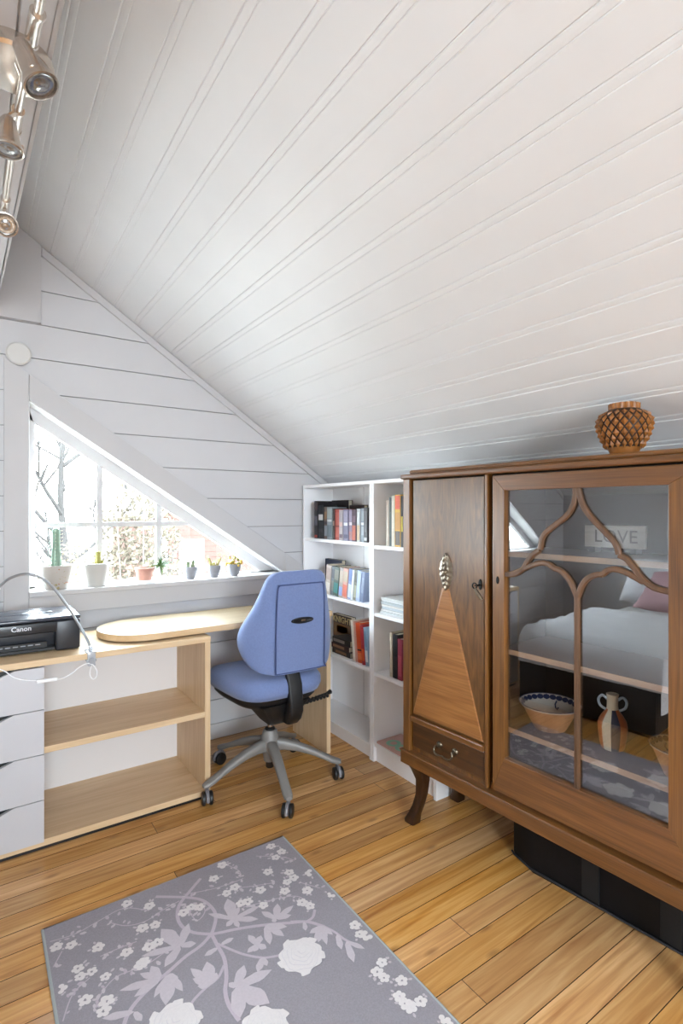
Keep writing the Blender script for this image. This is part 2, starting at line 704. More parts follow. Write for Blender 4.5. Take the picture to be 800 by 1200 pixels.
# windows: jamb linings, frames, glazing bars, panes and sills
pane_mat = glass_material('window_glass', 0.04, (0.97, 0.985, 0.98))
for i, s in enumerate((1, -1)):
    lining = mat('window_lining_gloss', '#efefef', 0.25)  # coloured brighter than the trim, painting skylight onto the reveal
    # reveal lining (soffit and jamb)
    b = MB().prism(strip_poly(s, WL, WR - 0.01, lambda x: wz(x) - 0.003, lambda x: wz(x) + 0.012), GY + 0.004, GY + 0.158, 'xz')
    b.box(min(mx_(s, WL - 0.012), mx_(s, WL + 0.003)), max(mx_(s, WL - 0.012), mx_(s, WL + 0.003)), GY + 0.004, GY + 0.158, WB - 0.01, wz(WL))
    b.box(min(mx_(s, WL), mx_(s, WR)), max(mx_(s, WL), mx_(s, WR)), GY + 0.03, GY + 0.158, WB - 0.02, WB - 0.002)
    win = struct(b.build('window_%d' % (i + 1), lining, smooth=0))
    y0, y1 = GY + 0.105, GY + 0.145
    fl = lambda x: wz(x) - 0.070
    b = MB().prism(strip_poly(s, WL + 0.004, WR - 0.02, fl, lambda x: wz(x) - 0.001), y0, y1, 'xz', bev=0.003)
    b.prism([(mx_(s, x), z) for x, z in ((WL + 0.001, WB), (WL + 0.035, WB), (WL + 0.035, fl(WL + 0.035)), (WL + 0.001, wz(WL) - 0.004))], y0, y1, 'xz', bev=0.003)
    b.box(min(mx_(s, WL), mx_(s, 1.57)), max(mx_(s, WL), mx_(s, 1.57)), y0, y1, WB, WB + 0.012)
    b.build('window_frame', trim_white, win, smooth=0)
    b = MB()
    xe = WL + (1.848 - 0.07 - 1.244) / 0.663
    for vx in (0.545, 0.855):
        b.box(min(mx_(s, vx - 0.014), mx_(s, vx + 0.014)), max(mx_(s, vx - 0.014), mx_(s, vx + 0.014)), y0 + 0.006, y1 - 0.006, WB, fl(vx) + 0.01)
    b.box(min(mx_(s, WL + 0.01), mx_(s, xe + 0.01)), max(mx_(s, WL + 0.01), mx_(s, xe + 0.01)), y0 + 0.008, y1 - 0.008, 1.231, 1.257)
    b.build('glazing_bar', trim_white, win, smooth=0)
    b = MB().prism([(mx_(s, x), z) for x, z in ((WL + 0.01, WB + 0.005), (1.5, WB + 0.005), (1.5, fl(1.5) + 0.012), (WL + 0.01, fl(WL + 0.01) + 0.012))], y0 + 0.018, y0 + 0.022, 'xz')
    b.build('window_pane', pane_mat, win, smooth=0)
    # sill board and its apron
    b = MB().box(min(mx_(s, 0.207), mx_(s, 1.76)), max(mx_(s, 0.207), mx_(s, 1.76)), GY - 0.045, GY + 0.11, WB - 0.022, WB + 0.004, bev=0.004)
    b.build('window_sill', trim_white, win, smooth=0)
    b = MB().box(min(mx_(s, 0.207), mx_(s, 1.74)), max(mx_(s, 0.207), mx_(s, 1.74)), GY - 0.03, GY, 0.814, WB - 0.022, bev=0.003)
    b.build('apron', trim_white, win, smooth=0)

# round vent cover above the window post
b = MB()
Mv = Matrix.Rotation(math.radians(90), 4, 'X')
b.lathe([(0.0, 0.012), (0.046, 0.012), (0.053, 0.007), (0.053, -0.004)], (0.166, GY - CT - 0.004, 2.062), 40, M=Mv)
tag(b.build('vent_cover', mat('off_white_vent_plastic', '#c6c2bd', 0.4), loc=(0.166, GY - CT - 0.004, 2.062)), 'round off-white vent cover on the gable wall above the window post', 'vent')

# ------------------------------------------------------------------ outside the window
snow = mat('winter_ground', '#969490', 0.9, spec=0.0, var=0.15, vscale=0.6)
g = MB().box(-60, 60, 3.6, 120, -3.1, -2.9).build('ground', snow, smooth=0)
struct(g)


def blob_bush(name, label, cx, cy, z0, rx, rz, n, color, seed, group=None):
    rnd = random.Random(seed)
    t = thing(name, label, 'bush', (cx, cy, z0), group=group)
    b = MB()
    for k in range(9):
        a = rnd.uniform(0, 6.28)
        e = Vector((cx + rx * 0.7 * math.cos(a), cy + rx * 0.5 * math.sin(a), z0 + rz * rnd.uniform(0.6, 1.0)))
        b.tube(smoothpts([(cx, cy, z0), ((cx + e.x) / 2, (cy + e.y) / 2, z0 + rz * 0.35), e], 4), [0.03 - 0.0029 * q for q in range(9)], 5)
    b.build('stem', mat('grey_bark', '#4c4844', 0.9, spec=0.0), t)
    b = MB()
    for k in range(n):
        u = Vector((rnd.gauss(0, 1), rnd.gauss(0, 1), rnd.gauss(0, 1))).normalized() * (rnd.random() ** 0.4)
        p = Vector((cx + u.x * rx, cy + u.y * rx * 0.8, z0 + rz * 0.58 + u.z * rz * 0.46))
        d1 = Vector((rnd.gauss(0, 1), rnd.gauss(0, 1), rnd.gauss(0, 1))).normalized() * rnd.uniform(0.035, 0.065)
        d2 = d1.orthogonal().normalized() * rnd.uniform(0.016, 0.03)
        b.poly([p - d1, p - d2, p + d1, p + d2])
    b.build('foliage', mat('foliage_' + color[1:], color, 0.9, var=0.2, vscale=3, spec=0.0), t, smooth=0)
    return t


def bare_tree(label, cx, cy, h, seed):
    rnd = random.Random(seed)
    t = thing('bare_tree', label, 'tree', (cx, cy, -2.9), group='bare trees beyond the window')
    bark = mat('grey_tree_bark', '#2c2a29', 0.9, spec=0.0)
    b = MB()
    b.tube(smoothpts([(cx, cy, -2.9), (cx + 0.1, cy, -2.9 + h * 0.35), (cx - 0.05, cy, -2.9 + h * 0.7), (cx + 0.1, cy, -2.9 + h)], 5), [0.14 - 0.008 * q for q in range(16)], 7)
    b.build('trunk', bark, t)
    b = MB()

    def br(p, d, ln, r, dep):
        q = p + d * ln
        b.tube([p, p + d * ln * 0.5 + Vector((rnd.gauss(0, 0.04), 0, rnd.gauss(0, 0.04))) * ln, q], [r, r * 0.8, r * 0.5], 5)
        if dep:
            for _ in range(3):
                nd = (d + Vector((rnd.gauss(0, 0.5), rnd.gauss(0, 0.5), rnd.uniform(-0.1, 0.5)))).normalized()
                br(p + d * ln * rnd.uniform(0.5, 1.0), nd, ln * 0.62, r * 0.55, dep - 1)
    for k in range(8):
        a = rnd.uniform(0, 6.28)
        br(Vector((cx, cy, -2.9 + h * (0.3 + 0.08 * k))), Vector((math.cos(a), math.sin(a) * 0.6, 0.75)).normalized(), h * 0.22, 0.05, 3)
    b.build('branches', bark, t)
    return t


bare_tree('tall bare tree outside the window behind the green column cactus', 1.5, 12.5, 6.6, 3)
bare_tree('bare tree outside the window between the two tall glazing bars', 5.9, 27.0, 10.5, 9)
blob_bush('bush', 'ochre and green bush outside the window above the terracotta pot', 2.0, 8.2, -2.9, 0.75, 4.6, 6500, '#484239', 5)
blob_bush('bush', 'low straw coloured bush outside the window behind the ribbed white pot', 1.42, 10.2, -2.9, 0.8, 3.6, 3500, '#4f483e', 8)

# red boarded house across the garden
hs = thing('house', 'red boarded house with a white window seen through the window', 'house', (6.6, 14.0, -2.9))
hx0, hx1, hy = 3.95, 10.0, 14.0
b = MB()
b.box(hx0, hx1, hy, hy + 6, -2.9, 1.1)
for k in range(26):
    z = -2.8 + 0.15 * k
    b.box(hx0 - 0.004, hx1 + 0.004, hy - 0.012, hy, z, z + 0.142)
b.build('wall', mat('faded_red_boarding', '#42332f', 0.9, spec=0.0, var=0.1, vscale=2), hs, smooth=0)
b = MB().prism([(hx0 - 0.35, 1.08), (hx0 - 0.35, 1.24), (6.9, 3.4), (hx1 + 0.35, 1.24), (hx1 + 0.35, 1.08), (6.9, 3.2)], hy - 0.35, hy + 6.3, 'xz')
b.build('roof', mat('slate_roof_tiles', '#555050', 0.9, spec=0.0), hs, smooth=0)
b = MB().prism([(hx0, 1.1), (hx1, 1.1), (6.9, 3.22)], hy + 0.02, hy + 0.2, 'xz')
b.build('gable', MATS['faded_red_boarding'], hs, smooth=0)
b = MB()
b.box(4.40, 5.06, hy - 0.05, hy, -0.52, 0.55)
for zz in (-0.44, -0.08, 0.2):
    for xx in (4.48, 4.76):
        b.box(xx, xx + 0.22, hy - 0.055, hy - 0.05, zz, zz + 0.24, mi=1)
b.build('window', [mat('house_window_frame', '#a5a5a5', 0.5), mat('house_window_pane', '#3c4046', 0.3)], hs, smooth=0)
b = MB().box(hx0 - 0.04, hx0 + 0.14, hy - 0.05, hy + 0.1, -2.9, 1.1)
b.build('corner_board', MATS['house_window_frame'], hs, smooth=0)
# ------------------------------------------------------------------ the old oak display cabinet (local frame: x along its front, y into it)
oak = wood('aged_oak', '#46290f', '#8a5a28', 'z', rough=0.34, along=2.2, across=46, coat=0.35, pores=0.4)
oak_h = wood('aged_oak_rails', '#45280f', '#845529', 'x', rough=0.34, along=2.2, across=46, coat=0.35, pores=0.4)
oak_fig = wood('figured_oak_veneer', '#40270f', '#7a5228', 'z', rough=0.33, along=5.0, across=26, coat=0.3, pores=0.35, figure=1.6)
oak_tri = wood('light_oak_inlay', '#75471f', '#ab7540', 'x', rough=0.33, along=2.6, across=60, coat=0.3, pores=0.35, figure=0.3)
oak_dark = wood('dark_oak', '#2e1a0b', '#5a381a', 'x', rough=0.35, along=2.2, across=44, coat=0.25)
oak_leg = wood('dark_oak_leg', '#22130a', '#412613', 'z', rough=0.35, along=2.2, across=44, coat=0.25)
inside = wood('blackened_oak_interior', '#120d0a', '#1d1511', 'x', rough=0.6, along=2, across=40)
shelf_top = wood('worn_shelf_top', '#3c2a1b', '#5c4229', 'x', rough=0.3, along=2.0, across=36)  # top coloured dark so the shelf surface looks shaded behind the glass
shelf_edge = wood('pale_shelf_edge', '#9a785a', '#c29c7a', 'x', rough=0.4, along=2.0, across=36)  # paler than the top: light on the shelf fronts put into colour
lattice_m = wood('tracery_oak', '#48311f', '#6d4c33', 'z', rough=0.4, along=4, across=50)
brass = mat('antique_brass', '#6e6353', 0.35, metal=0.9, var=0.3, vscale=40)
silver = mat('worn_silver_plate', '#8c8070', 0.32, metal=0.9, var=0.35, vscale=50)
iron = mat('black_iron', '#17130f', 0.5, metal=0.6)

cab = thing('display_cabinet', 'old oak display cabinet with glazed tracery door and carved plain door', 'cabinet',
            (1.5, 1.727, 0), math.atan2(-1, 0.058))
CW, CD = 1.15, 0.355
# carcass
MB().box(0.03, CW - 0.03, 0.02, CD, 0.302, 0.332).build('bottom_board', oak, cab, local=True, smooth=0)
MB().box(0.004, 0.030, 0.012, CD, 0.30, 1.452).build('side_panel', oak, cab, local=True, smooth=0)
MB().box(CW - 0.03, CW, 0.012, CD, 0.30, 1.452).build('side_panel', oak, cab, local=True, smooth=0)
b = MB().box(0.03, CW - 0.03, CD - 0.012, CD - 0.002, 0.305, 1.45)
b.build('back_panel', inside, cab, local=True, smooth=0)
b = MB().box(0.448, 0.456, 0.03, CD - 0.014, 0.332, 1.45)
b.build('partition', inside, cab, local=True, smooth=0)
b = MB().box(0.0, 0.039, 0.0, 0.03, 0.300, 1.452, bev=0.003)
b.build('pilaster', oak, cab, local=True, smooth=0)
b = MB().box(0.419, 0.433, 0.002, 0.03, 0.31, 1.452, bev=0.003)
b.build('pilaster', oak, cab, local=True, smooth=0)
b = MB().box(CW - 0.028, CW, 0.0, 0.03, 0.30, 1.452, bev=0.003)
b.build('pilaster', oak, cab, local=True, smooth=0)
b = MB()
b.box(0.038, 0.42, 0.045, 0.050, 0.305, 1.45)
b.build('door_stop', iron, cab, local=True, smooth=0)  # black sheet behind the door stands in for shade in the gaps
b = MB().box(0.43, 0.457, 0.045, 0.05, 0.31, 1.45)
b.build('door_stop', iron, cab, local=True, smooth=0)  # second black sheet, for the shaded gap beside the glazed door
# top: lower moulding and a set-back upper slab with a rounded end
b = MB().box(-0.004, CW + 0.008, -0.014, CD, 1.4505, 1.4715, bev=0.006)
b.build('cornice', oak_h, cab, local=True, smooth=0)
b = MB().box(0.028, CW - 0.02, 0.006, CD - 0.01, 1.4715, 1.489, bev=0.008, seg=3)
b.build('top_board', oak_h, cab, local=True, smooth=0)
# bottom rail with a moulded top edge
b = MB().box(-0.004, CW + 0.004, -0.012, 0.03, 0.252, 0.302, bev=0.003)
b.box(-0.006, CW + 0.006, -0.016, 0.03, 0.302, 0.309, bev=0.003)
b.box(0.0, 0.03, 0.03, CD, 0.255, 0.302)
b.box(CW - 0.03, CW, 0.03, CD, 0.255, 0.302)
b.build('bottom_rail', oak_h, cab, local=True, smooth=0)


# cabriole legs, kicking out at the foot
def leg(lx, ly, sx, sy):
    b = MB()
    rows = []
    for z, off, hw in ((0.302, 0.004, 0.043), (0.262, 0.004, 0.042), (0.225, 0.014, 0.032), (0.18, 0.021, 0.023), (0.12, 0.018, 0.020),
                       (0.07, 0.008, 0.020), (0.035, -0.003, 0.022), (0.012, -0.009, 0.027), (0.0, -0.009, 0.026)):
        cx, cy = lx + sx * off, ly + sy * off
        r = hw * 0.35
        ring = []
        for qx, qy, a0 in ((1, 1, 0), (-1, 1, 90), (-1, -1, 180), (1, -1, 270)):
            for t in (0, 45, 90):
                a = math.radians(a0 + t)
                ring.append((cx + qx * (hw - r) + r * math.cos(a), cy + qy * (hw - r) + r * math.sin(a), z))
        rows.append(ring)
    b.surf(rows, closed=True, cap=True)
    b.build('leg', oak_leg, cab, local=True, smooth=40)


leg(0.040, 0.035, 1, 1)
leg(CW - 0.04, 0.035, -1, 1)
leg(0.040, CD - 0.05, 1, -1)
leg(CW - 0.04, CD - 0.05, -1, -1)

# plain door: figured veneer with a raised triangular inlay
b = MB().box(0.052, 0.414, 0.008, 0.030, 0.466, 1.445, bev=0.002)
d1 = b.build('door', oak_fig, cab, local=True, smooth=0)
b = MB()
A = [(0.052, 0.006, 0.478), (0.411, 0.006, 0.455), (0.411, 0.006, 0.478), (0.246, 0.006, 1.006), (0.214, 0.006, 1.006)]
bot = [(0.051, 0.470), (0.412, 0.470), (0.250, 1.015), (0.210, 1.015)]
top = [(0.060, 0.480), (0.403, 0.480), (0.242, 1.005), (0.218, 1.005)]
vb = [b.bm.verts.new((x, 0.0085, z)) for x, z in bot]
vt = [b.bm.verts.new((x, 0.0055, z)) for x, z in top]
for i in range(4):
    b.face([vb[i], vb[(i + 1) % 4], vt[(i + 1) % 4], vt[i]])
b.face(vt)
b.face(list(reversed(vb)))
tri = b.build('triangle_inlay', oak_tri, d1, local=True, smooth=0)
# dark gap lines round the door come from the gap and the black sheet behind it; ledge under the door
b = MB().box(0.045, 0.418, -0.004, 0.03, 0.438, 0.462, bev=0.004)
b.build('door_ledge', oak_h, cab, local=True, smooth=0)
# carved mount
b = MB()
rows = []
for i in range(37):
    t = i / 36
    w = 0.0015 + 0.033 * math.sin(math.pi * t) ** 0.75 * (1 + 0.06 * math.cos(34 * t))
    row = []
    for j in range(19):
        u = -1 + j / 9
        lobe = abs(math.sin(7.5 * math.pi * t + 2.2 * abs(u)))
        rel = (1 - u * u) * (0.004 + 0.0055 * lobe) + 0.0022 * math.cos(12 * u) * (1 - u * u)
        row.append((0.233 + w * u, 0.0075 - max(rel, 0.0004), 1.006 + 0.146 * t))
    rows.append(row)
b.surf(rows)
b.lathe([(0.0, 0.016), (0.006, 0.014), (0.009, 0.008), (0.010, 0.0)], (0.233, 0.006, 1.078), 12, M=Matrix.Rotation(math.radians(90), 4, 'X'))
o = b.build('carved_mount', silver, d1, local=True, smooth=60)
o['label'] = 'silvery carved leaf mount'
# key with its plate and tag
b = MB().lathe([(0, 0.004), (0.007, 0.004), (0.008, 0.0)], (0.397, 0.008, 1.047), 12, M=Matrix.Rotation(math.radians(90), 4, 'X') @ Matrix.Scale(2.6, 4, (0, 1, 0)))
b.build('keyhole_plate', iron, d1, local=True)
b = MB()
b.tube([(0.397, 0.006, 1.045), (0.397, -0.022, 1.045)], 0.0032, 8)
b.tube([(0.397 + 0.010 * math.cos(a), -0.026, 1.045 + 0.010 * math.sin(a)) for a in [q * math.pi / 6 for q in range(12)]], 0.0025, 6, closed=True)
b.tube([(0.399, -0.026, 1.036), (0.408, -0.024, 1.020), (0.425, -0.018, 0.997)], [0.006, 0.0075, 0.006], 8, mi=1)
b.build('key', [iron, silver], d1, local=True)

# small drawer with a swan-neck pull
b = MB().box(0.049, 0.414, 0.010, 0.20, 0.330, 0.434, bev=0.003)
dr = b.build('drawer', oak_dark, cab, local=True, smooth=0)
b = MB()
for sx in (-1, 1):
    b.lathe([(0.0, 0.010), (0.008, 0.008), (0.013, 0.003), (0.014, 0.0)], (0.236 + sx * 0.040, 0.010, 0.387), 14, M=Matrix.Rotation(math.radians(90), 4, 'X'))
    b.tube([(0.236 + sx * 0.040, 0.006, 0.387), (0.236 + sx * 0.040, -0.012, 0.387)], 0.004, 8)
b.tube(smoothpts([(0.196, -0.012, 0.390), (0.190, -0.016, 0.376), (0.200, -0.020, 0.362), (0.222, -0.021, 0.360), (0.236, -0.021, 0.364),
                  (0.250, -0.021, 0.360), (0.272, -0.020, 0.362), (0.282, -0.016, 0.376), (0.276, -0.012, 0.390)], 4), 0.0035, 8)
b.build('drawer_pull', brass, dr, local=True)

# glazed door
gx0, gx1, gz0, gz1 = 0.505, 1.030, 0.449, 1.390
dx0, dx1, dz0, dz1 = 0.456, 1.118, 0.322, 1.444
fy0, fy1 = 0.0, 0.026
gd = MB().prism([(dx0, dz0), (dx1, dz0), (gx1, gz0), (gx0, gz0)], fy0, fy1, 'xz', bev=0.0015).build('glass_door', oak_h, cab, local=True, smooth=0)
MB().prism([(dx1, dz1), (dx0, dz1), (gx0, gz1), (gx1, gz1)], fy0, fy1, 'xz', bev=0.0015).build('door_rail', oak_h, gd, local=True, smooth=0)
for poly in ([(dx0, dz1), (dx0, dz0), (gx0, gz0), (gx0, gz1)], [(dx1, dz0), (dx1, dz1), (gx1, gz1), (gx1, gz0)]):
    MB().prism(poly, fy0, fy1, 'xz', bev=0.0015).build('door_stile', oak, gd, local=True, smooth=0)
# keyhole escutcheon
b = MB().lathe([(0, 0.003), (0.005, 0.003), (0.006, 0.0)], (0.478, 0.0, 1.072), 10, M=Matrix.Rotation(math.radians(90), 4, 'X') @ Matrix.Scale(2.4, 4, (0, 1, 0)))
b.build('keyhole_plate', iron, gd, local=True)
cab_glass = glass_material('old_cabinet_glass', 0.17, (0.97, 0.97, 0.97), 4.0)
b = MB().box(gx0 - 0.004, gx1 + 0.004, 0.016, 0.019, gz0 - 0.004, gz1 + 0.004)
b.build('glass_pane', cab_glass, gd, local=True, smooth=0)
# tracery bars
b = MB()


def bar(pts, w=0.0085, d=0.010):
    P = smoothpts([(x, 0, z) for x, z in pts], 5)
    rows = []
    for i, p in enumerate(P):
        t = (P[min(i + 1, len(P) - 1)] - P[max(i - 1, 0)]).normalized()
        n = Vector((-t.z, 0, t.x))
        rows.append([(p.x + n.x * w, 0.016, p.z + n.z * w), (p.x + n.x * w, 0.007, p.z + n.z * w), (p.x + n.x * w * 0.5, 0.004, p.z + n.z * w * 0.5),
                     (p.x - n.x * w * 0.5, 0.004, p.z - n.z * w * 0.5), (p.x - n.x * w, 0.007, p.z - n.z * w), (p.x - n.x * w, 0.016, p.z - n.z * w)])
    b.surf(rows, closed=True, cap=True)


bar([(0.760, 1.395), (0.756, 1.347), (0.734, 1.306), (0.684, 1.267), (0.650, 1.236), (0.637, 1.190)])
bar([(0.637, 1.188), (0.611, 1.171), (0.588, 1.143), (0.575, 1.122), (0.551, 1.103), (0.528, 1.095), (0.503, 1.093)])
bar([(0.768, 1.395), (0.782, 1.341), (0.810, 1.299), (0.849, 1.259), (0.882, 1.224), (0.894, 1.190)])
bar([(0.894, 1.188), (0.915, 1.178), (0.935, 1.156), (0.960, 1.124), (0.990, 1.103), (1.032, 1.096)])
bar([(0.503, 1.095), (0.530, 1.099), (0.560, 1.112), (0.600, 1.131), (0.640, 1.145), (0.668, 1.143), (0.688, 1.130)])
bar([(0.688, 1.130), (0.706, 1.127), (0.728, 1.112), (0.750, 1.083), (0.766, 1.046)])
bar([(0.766, 1.046), (0.783, 1.088), (0.803, 1.112), (0.828, 1.124), (0.846, 1.126)])
bar([(0.846, 1.126), (0.858, 1.138), (0.876, 1.145), (0.900, 1.143), (0.930, 1.132), (0.962, 1.116)])
bar([(0.766, 1.055), (0.766, 0.9), (0.766, 0.445)])
b.build('tracery', lattice_m, gd, local=True, smooth=30)
# shelves
for z in (1.173, 0.823, 0.545):
    b = MB().box(0.458, CW - 0.032, 0.045, CD - 0.014, z - 0.018, z, bev=0.0015)
    sh = b.build('shelf', shelf_top, cab, local=True, smooth=0)
    b = MB().box(0.458, CW - 0.032, 0.0425, 0.0455, z - 0.0185, z + 0.0003, bev=0.001)
    b.build('shelf_edge', shelf_edge, sh, local=True, smooth=0)['label'] = 'pale worn front edge'
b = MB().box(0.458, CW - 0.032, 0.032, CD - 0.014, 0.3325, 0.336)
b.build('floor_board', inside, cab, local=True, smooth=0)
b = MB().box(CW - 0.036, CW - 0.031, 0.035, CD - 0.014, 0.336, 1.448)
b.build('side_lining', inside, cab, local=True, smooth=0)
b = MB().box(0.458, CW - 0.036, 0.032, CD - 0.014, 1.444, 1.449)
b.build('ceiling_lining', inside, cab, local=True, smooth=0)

CABM = Matrix.Translation((1.5, 1.727, 0)) @ Matrix.Rotation(math.atan2(-1, 0.058), 4, 'Z')


def cabpt(s, d, z):
    return CABM @ Vector((s, d, z))


# ------------------------------------------------------------------ drawer desk with open shelves
ash = wood('pale_sonoma_oak', '#c6a67e', '#e0c6a2', 'x', rough=0.45, along=2.4, across=34, pores=0.35)
ash_v = wood('pale_sonoma_oak_upright', '#c6a67e', '#e0c6a2', 'z', rough=0.45, along=2.4, across=34, pores=0.35)
ash_edge = wood('pale_oak_edge', '#c4a37a', '#dcbf98', 'x', rough=0.45, along=2.4, across=30)
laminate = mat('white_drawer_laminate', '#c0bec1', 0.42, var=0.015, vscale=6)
black = mat('black_plastic', '#0d0d0f', 0.4)
DX0, DX1, DY, DB = -0.46, 0.889, 2.36, 2.80
desk = thing('drawer_desk', 'pale oak desk unit with open shelves and a stack of white drawers', 'desk', (0.21, 2.58, 0))
MB().box(DX0, DX1, DY, DB, 0.7165, 0.741, bev=0.0012).build('desk_top', ash, desk, smooth=0)
MB().box(DX1 - 0.026, DX1 - 0.0005, DY + 0.003, DB - 0.002, 0.018, 0.7165, bev=0.001).build('side_panel', ash_v, desk, smooth=0)
MB().box(DX0 + 0.0005, DX0 + 0.02, DY + 0.003, DB - 0.002, 0.018, 0.7165, bev=0.001).build('side_panel', ash_v, desk, smooth=0)
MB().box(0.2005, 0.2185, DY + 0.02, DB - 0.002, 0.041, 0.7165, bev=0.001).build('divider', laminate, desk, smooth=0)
MB().box(DX0 + 0.02, DX1 - 0.026, DY + 0.002, DB - 0.002, 0.016, 0.041, bev=0.001).build('bottom_board', ash, desk, smooth=0)
MB().box(DX0 + 0.02, DX1 - 0.026, DB - 0.022, DB - 0.012, 0.041, 0.7165).build('back_panel', mat('white_back_board', '#e0dcdb', 0.5), desk, smooth=0)
MB().box(0.2185, DX1 - 0.026, DY + 0.004, DB - 0.022, 0.374, 0.399, bev=0.001).build('shelf', ash, desk, smooth=0)
MB().box(DX0 + 0.03, DX1 - 0.04, DY + 0.012, DB - 0.05, 0.0, 0.016).build('plinth', black, desk, smooth=0)
MB().box(DX0 + 0.02, 0.2, DY + 0.022, DB - 0.03, 0.041, 0.714).build('drawer_cavity', black, desk, smooth=0)  # solid black block stands in for shade behind the drawer notches
zs = [0.711, 0.5455, 0.3715, 0.1945, 0.030]
for i in range(4):
    zt, zb = zs[i], zs[i + 1] + 0.003
    x0, x1, cx = DX0 + 0.022, 0.2175, -0.125
    poly = [(x0, zb), (x1, zb), (x1, zt), (cx + 0.244, zt), (cx + 0.191, zt - 0.020), (cx + 0.176, zt - 0.027), (cx - 0.176, zt - 0.027), (cx - 0.191, zt - 0.020), (cx - 0.244, zt), (x0, zt)]
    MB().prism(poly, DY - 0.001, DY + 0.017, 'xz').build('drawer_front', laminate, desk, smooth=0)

# round-ended desk board resting on the unit, with its own end panel
bd = thing('desk_board', 'pale oak desk board with a rounded end resting on the desk unit', 'desk', (1.05, 2.61, 0))
pts = []
for k in range(25):
    a = math.radians(90 + 180 * k / 24)
    pts.append((0.655 + 0.205 * math.cos(a), 2.61 + 0.2 * math.sin(a)))
pts += [(1.590, 2.41), (1.590, 2.81)]
b = MB().prism(pts, 0.748, 0.776, 'xy', bev=0.003)
board_top = wood('pale_desk_board', '#96805f', '#ab9574', 'x', rough=0.5, along=2.2, across=30, coat=0.08)
tt = b.build('tabletop', [board_top, ash_edge], bd, smooth=35)
for pl in tt.data.polygons:
    pl.material_index = 1 if abs(pl.normal.z) < 0.9 else 0  # edge coloured paler and top darker to offset the window light
MB().box(1.564, 1.589, 2.425, 2.80, 0.0, 0.748, bev=0.0012).build('end_panel', ash_v, bd, smooth=0)
for x, y in ((0.56, 2.55), (0.56, 2.69), (0.83, 2.46), (0.83, 2.74)):
    MB().lathe([(0.016, 0.7412), (0.016, 0.748)], (x, y, 0), 14).build('felt_pad', black, bd)

# ------------------------------------------------------------------ two white bookcases
bc_white = mat('white_bookcase_foil', '#f6f5f6', 0.4, var=0.01, vscale=4)


def bookcase(label, y0, y1, h, tops, plinth_z):
    t = thing('bookcase', label, 'bookcase', (1.83, (y0 + y1) / 2, 0), group='white bookcases')
    x0, x1 = 1.72, 1.944
    MB().box(x0, x1, y1 - 0.018, y1, 0, h - 0.018, bev=0.001).build('side_panel', bc_white, t, smooth=0)
    MB().box(x0, x1, y0, y0 + 0.018, 0, h - 0.018, bev=0.001).build('side_panel', bc_white, t, smooth=0)
    MB().box(x0, x1, y0, y1, h - 0.018, h, bev=0.001).build('top_panel', bc_white, t, smooth=0)
    b = MB().box(x1 - 0.006, x1 - 0.001, y0 + 0.018, y1 - 0.018, plinth_z, h - 0.018)
    b.box(x1 - 0.0066, x1 - 0.006, (y0 + y1) / 2 - 0.001, (y0 + y1) / 2 + 0.001, plinth_z, h - 0.018, mi=1)
    b.build('back_panel', [bc_white, gap_dark], t, smooth=0)
    for z in tops:
        MB().box(x0 + 0.004, x1 - 0.006, y0 + 0.018, y1 - 0.018, z - 0.018, z, bev=0.001).build('shelf', bc_white, t, smooth=0)
    MB().box(x0 + 0.018, x0 + 0.032, y0 + 0.018, y1 - 0.018, 0, plinth_z - 0.018).build('plinth', bc_white, t, smooth=0)
    return t


bookcase('wide white bookcase in the corner beside the shiplap gable wall', 2.2335, 2.950, 1.478, (1.146, 0.816, 0.476, 0.080), 0.080)
bookcase('narrow white bookcase half hidden behind the oak cabinet', 1.7525, 2.2315, 1.478, (1.136, 0.782, 0.470, 0.098), 0.098)

# ------------------------------------------------------------------ black fabric storage box under the cabinet
b = MB()
p = [(1.705, 1.318), (1.694, 1.305), (1.672, 1.225), (1.672, 1.21), (1.724, 0.69), (1.905, 0.69), (1.905, 1.318)]
b.prism(p, 0.0, 0.205, 'xy', bev=0.012)
bx = tag(b.build('storage_box', mat('black_nylon_fabric', '#07070c', 0.6, spec=0.25, var=0.3, vscale=30, bump=0.3, bscale=14), loc=(1.8, 0.9, 0), smooth=30),
         'low black fabric storage box on the floor beneath the oak cabinet', 'box')
for yy in (1.0, 0.76):
    xx = 1.672 + 0.0986 * (1.21 - yy)
    b = MB().box(xx - 0.004, xx + 0.004, yy - 0.03, yy + 0.03, 0.02, 0.19, bev=0.001)
    b.build('webbing', mat('black_webbing', '#07070a', 0.7), bx, smooth=0)
b = MB().tube([(1.700, 1.322, 0.012), (1.690, 1.305, 0.012), (1.668, 1.215, 0.012), (1.720, 0.69, 0.012)], 0.004, 6)
b.build('piping', mat('dark_piping', '#1a1a22', 0.5), bx)
# ------------------------------------------------------------------ blue swivel chair, its back to the camera
blue = mat('slate_blue_wool', '#6f80ac', 0.85, var=0.07, vscale=120, bump=0.25, bscale=420, sheen=0.2)
blue_d = mat('blue_piping', '#3d4a75', 0.8)
blk = mat('black_chair_plastic', '#121214', 0.45)
grey_m = mat('grey_chair_metal', '#85827f', 0.45, metal=0.1)
chrome = mat('chrome', '#c9c9c9', 0.15, metal=1.0)
AX, AY = 1.186, 2.352
ch = thing('swivel_chair', 'slate blue fabric office swivel chair on a grey five-star base', 'chair', (AX, AY, 0))


def P(u, v, z):
    return (AX + u, AY + v, z)


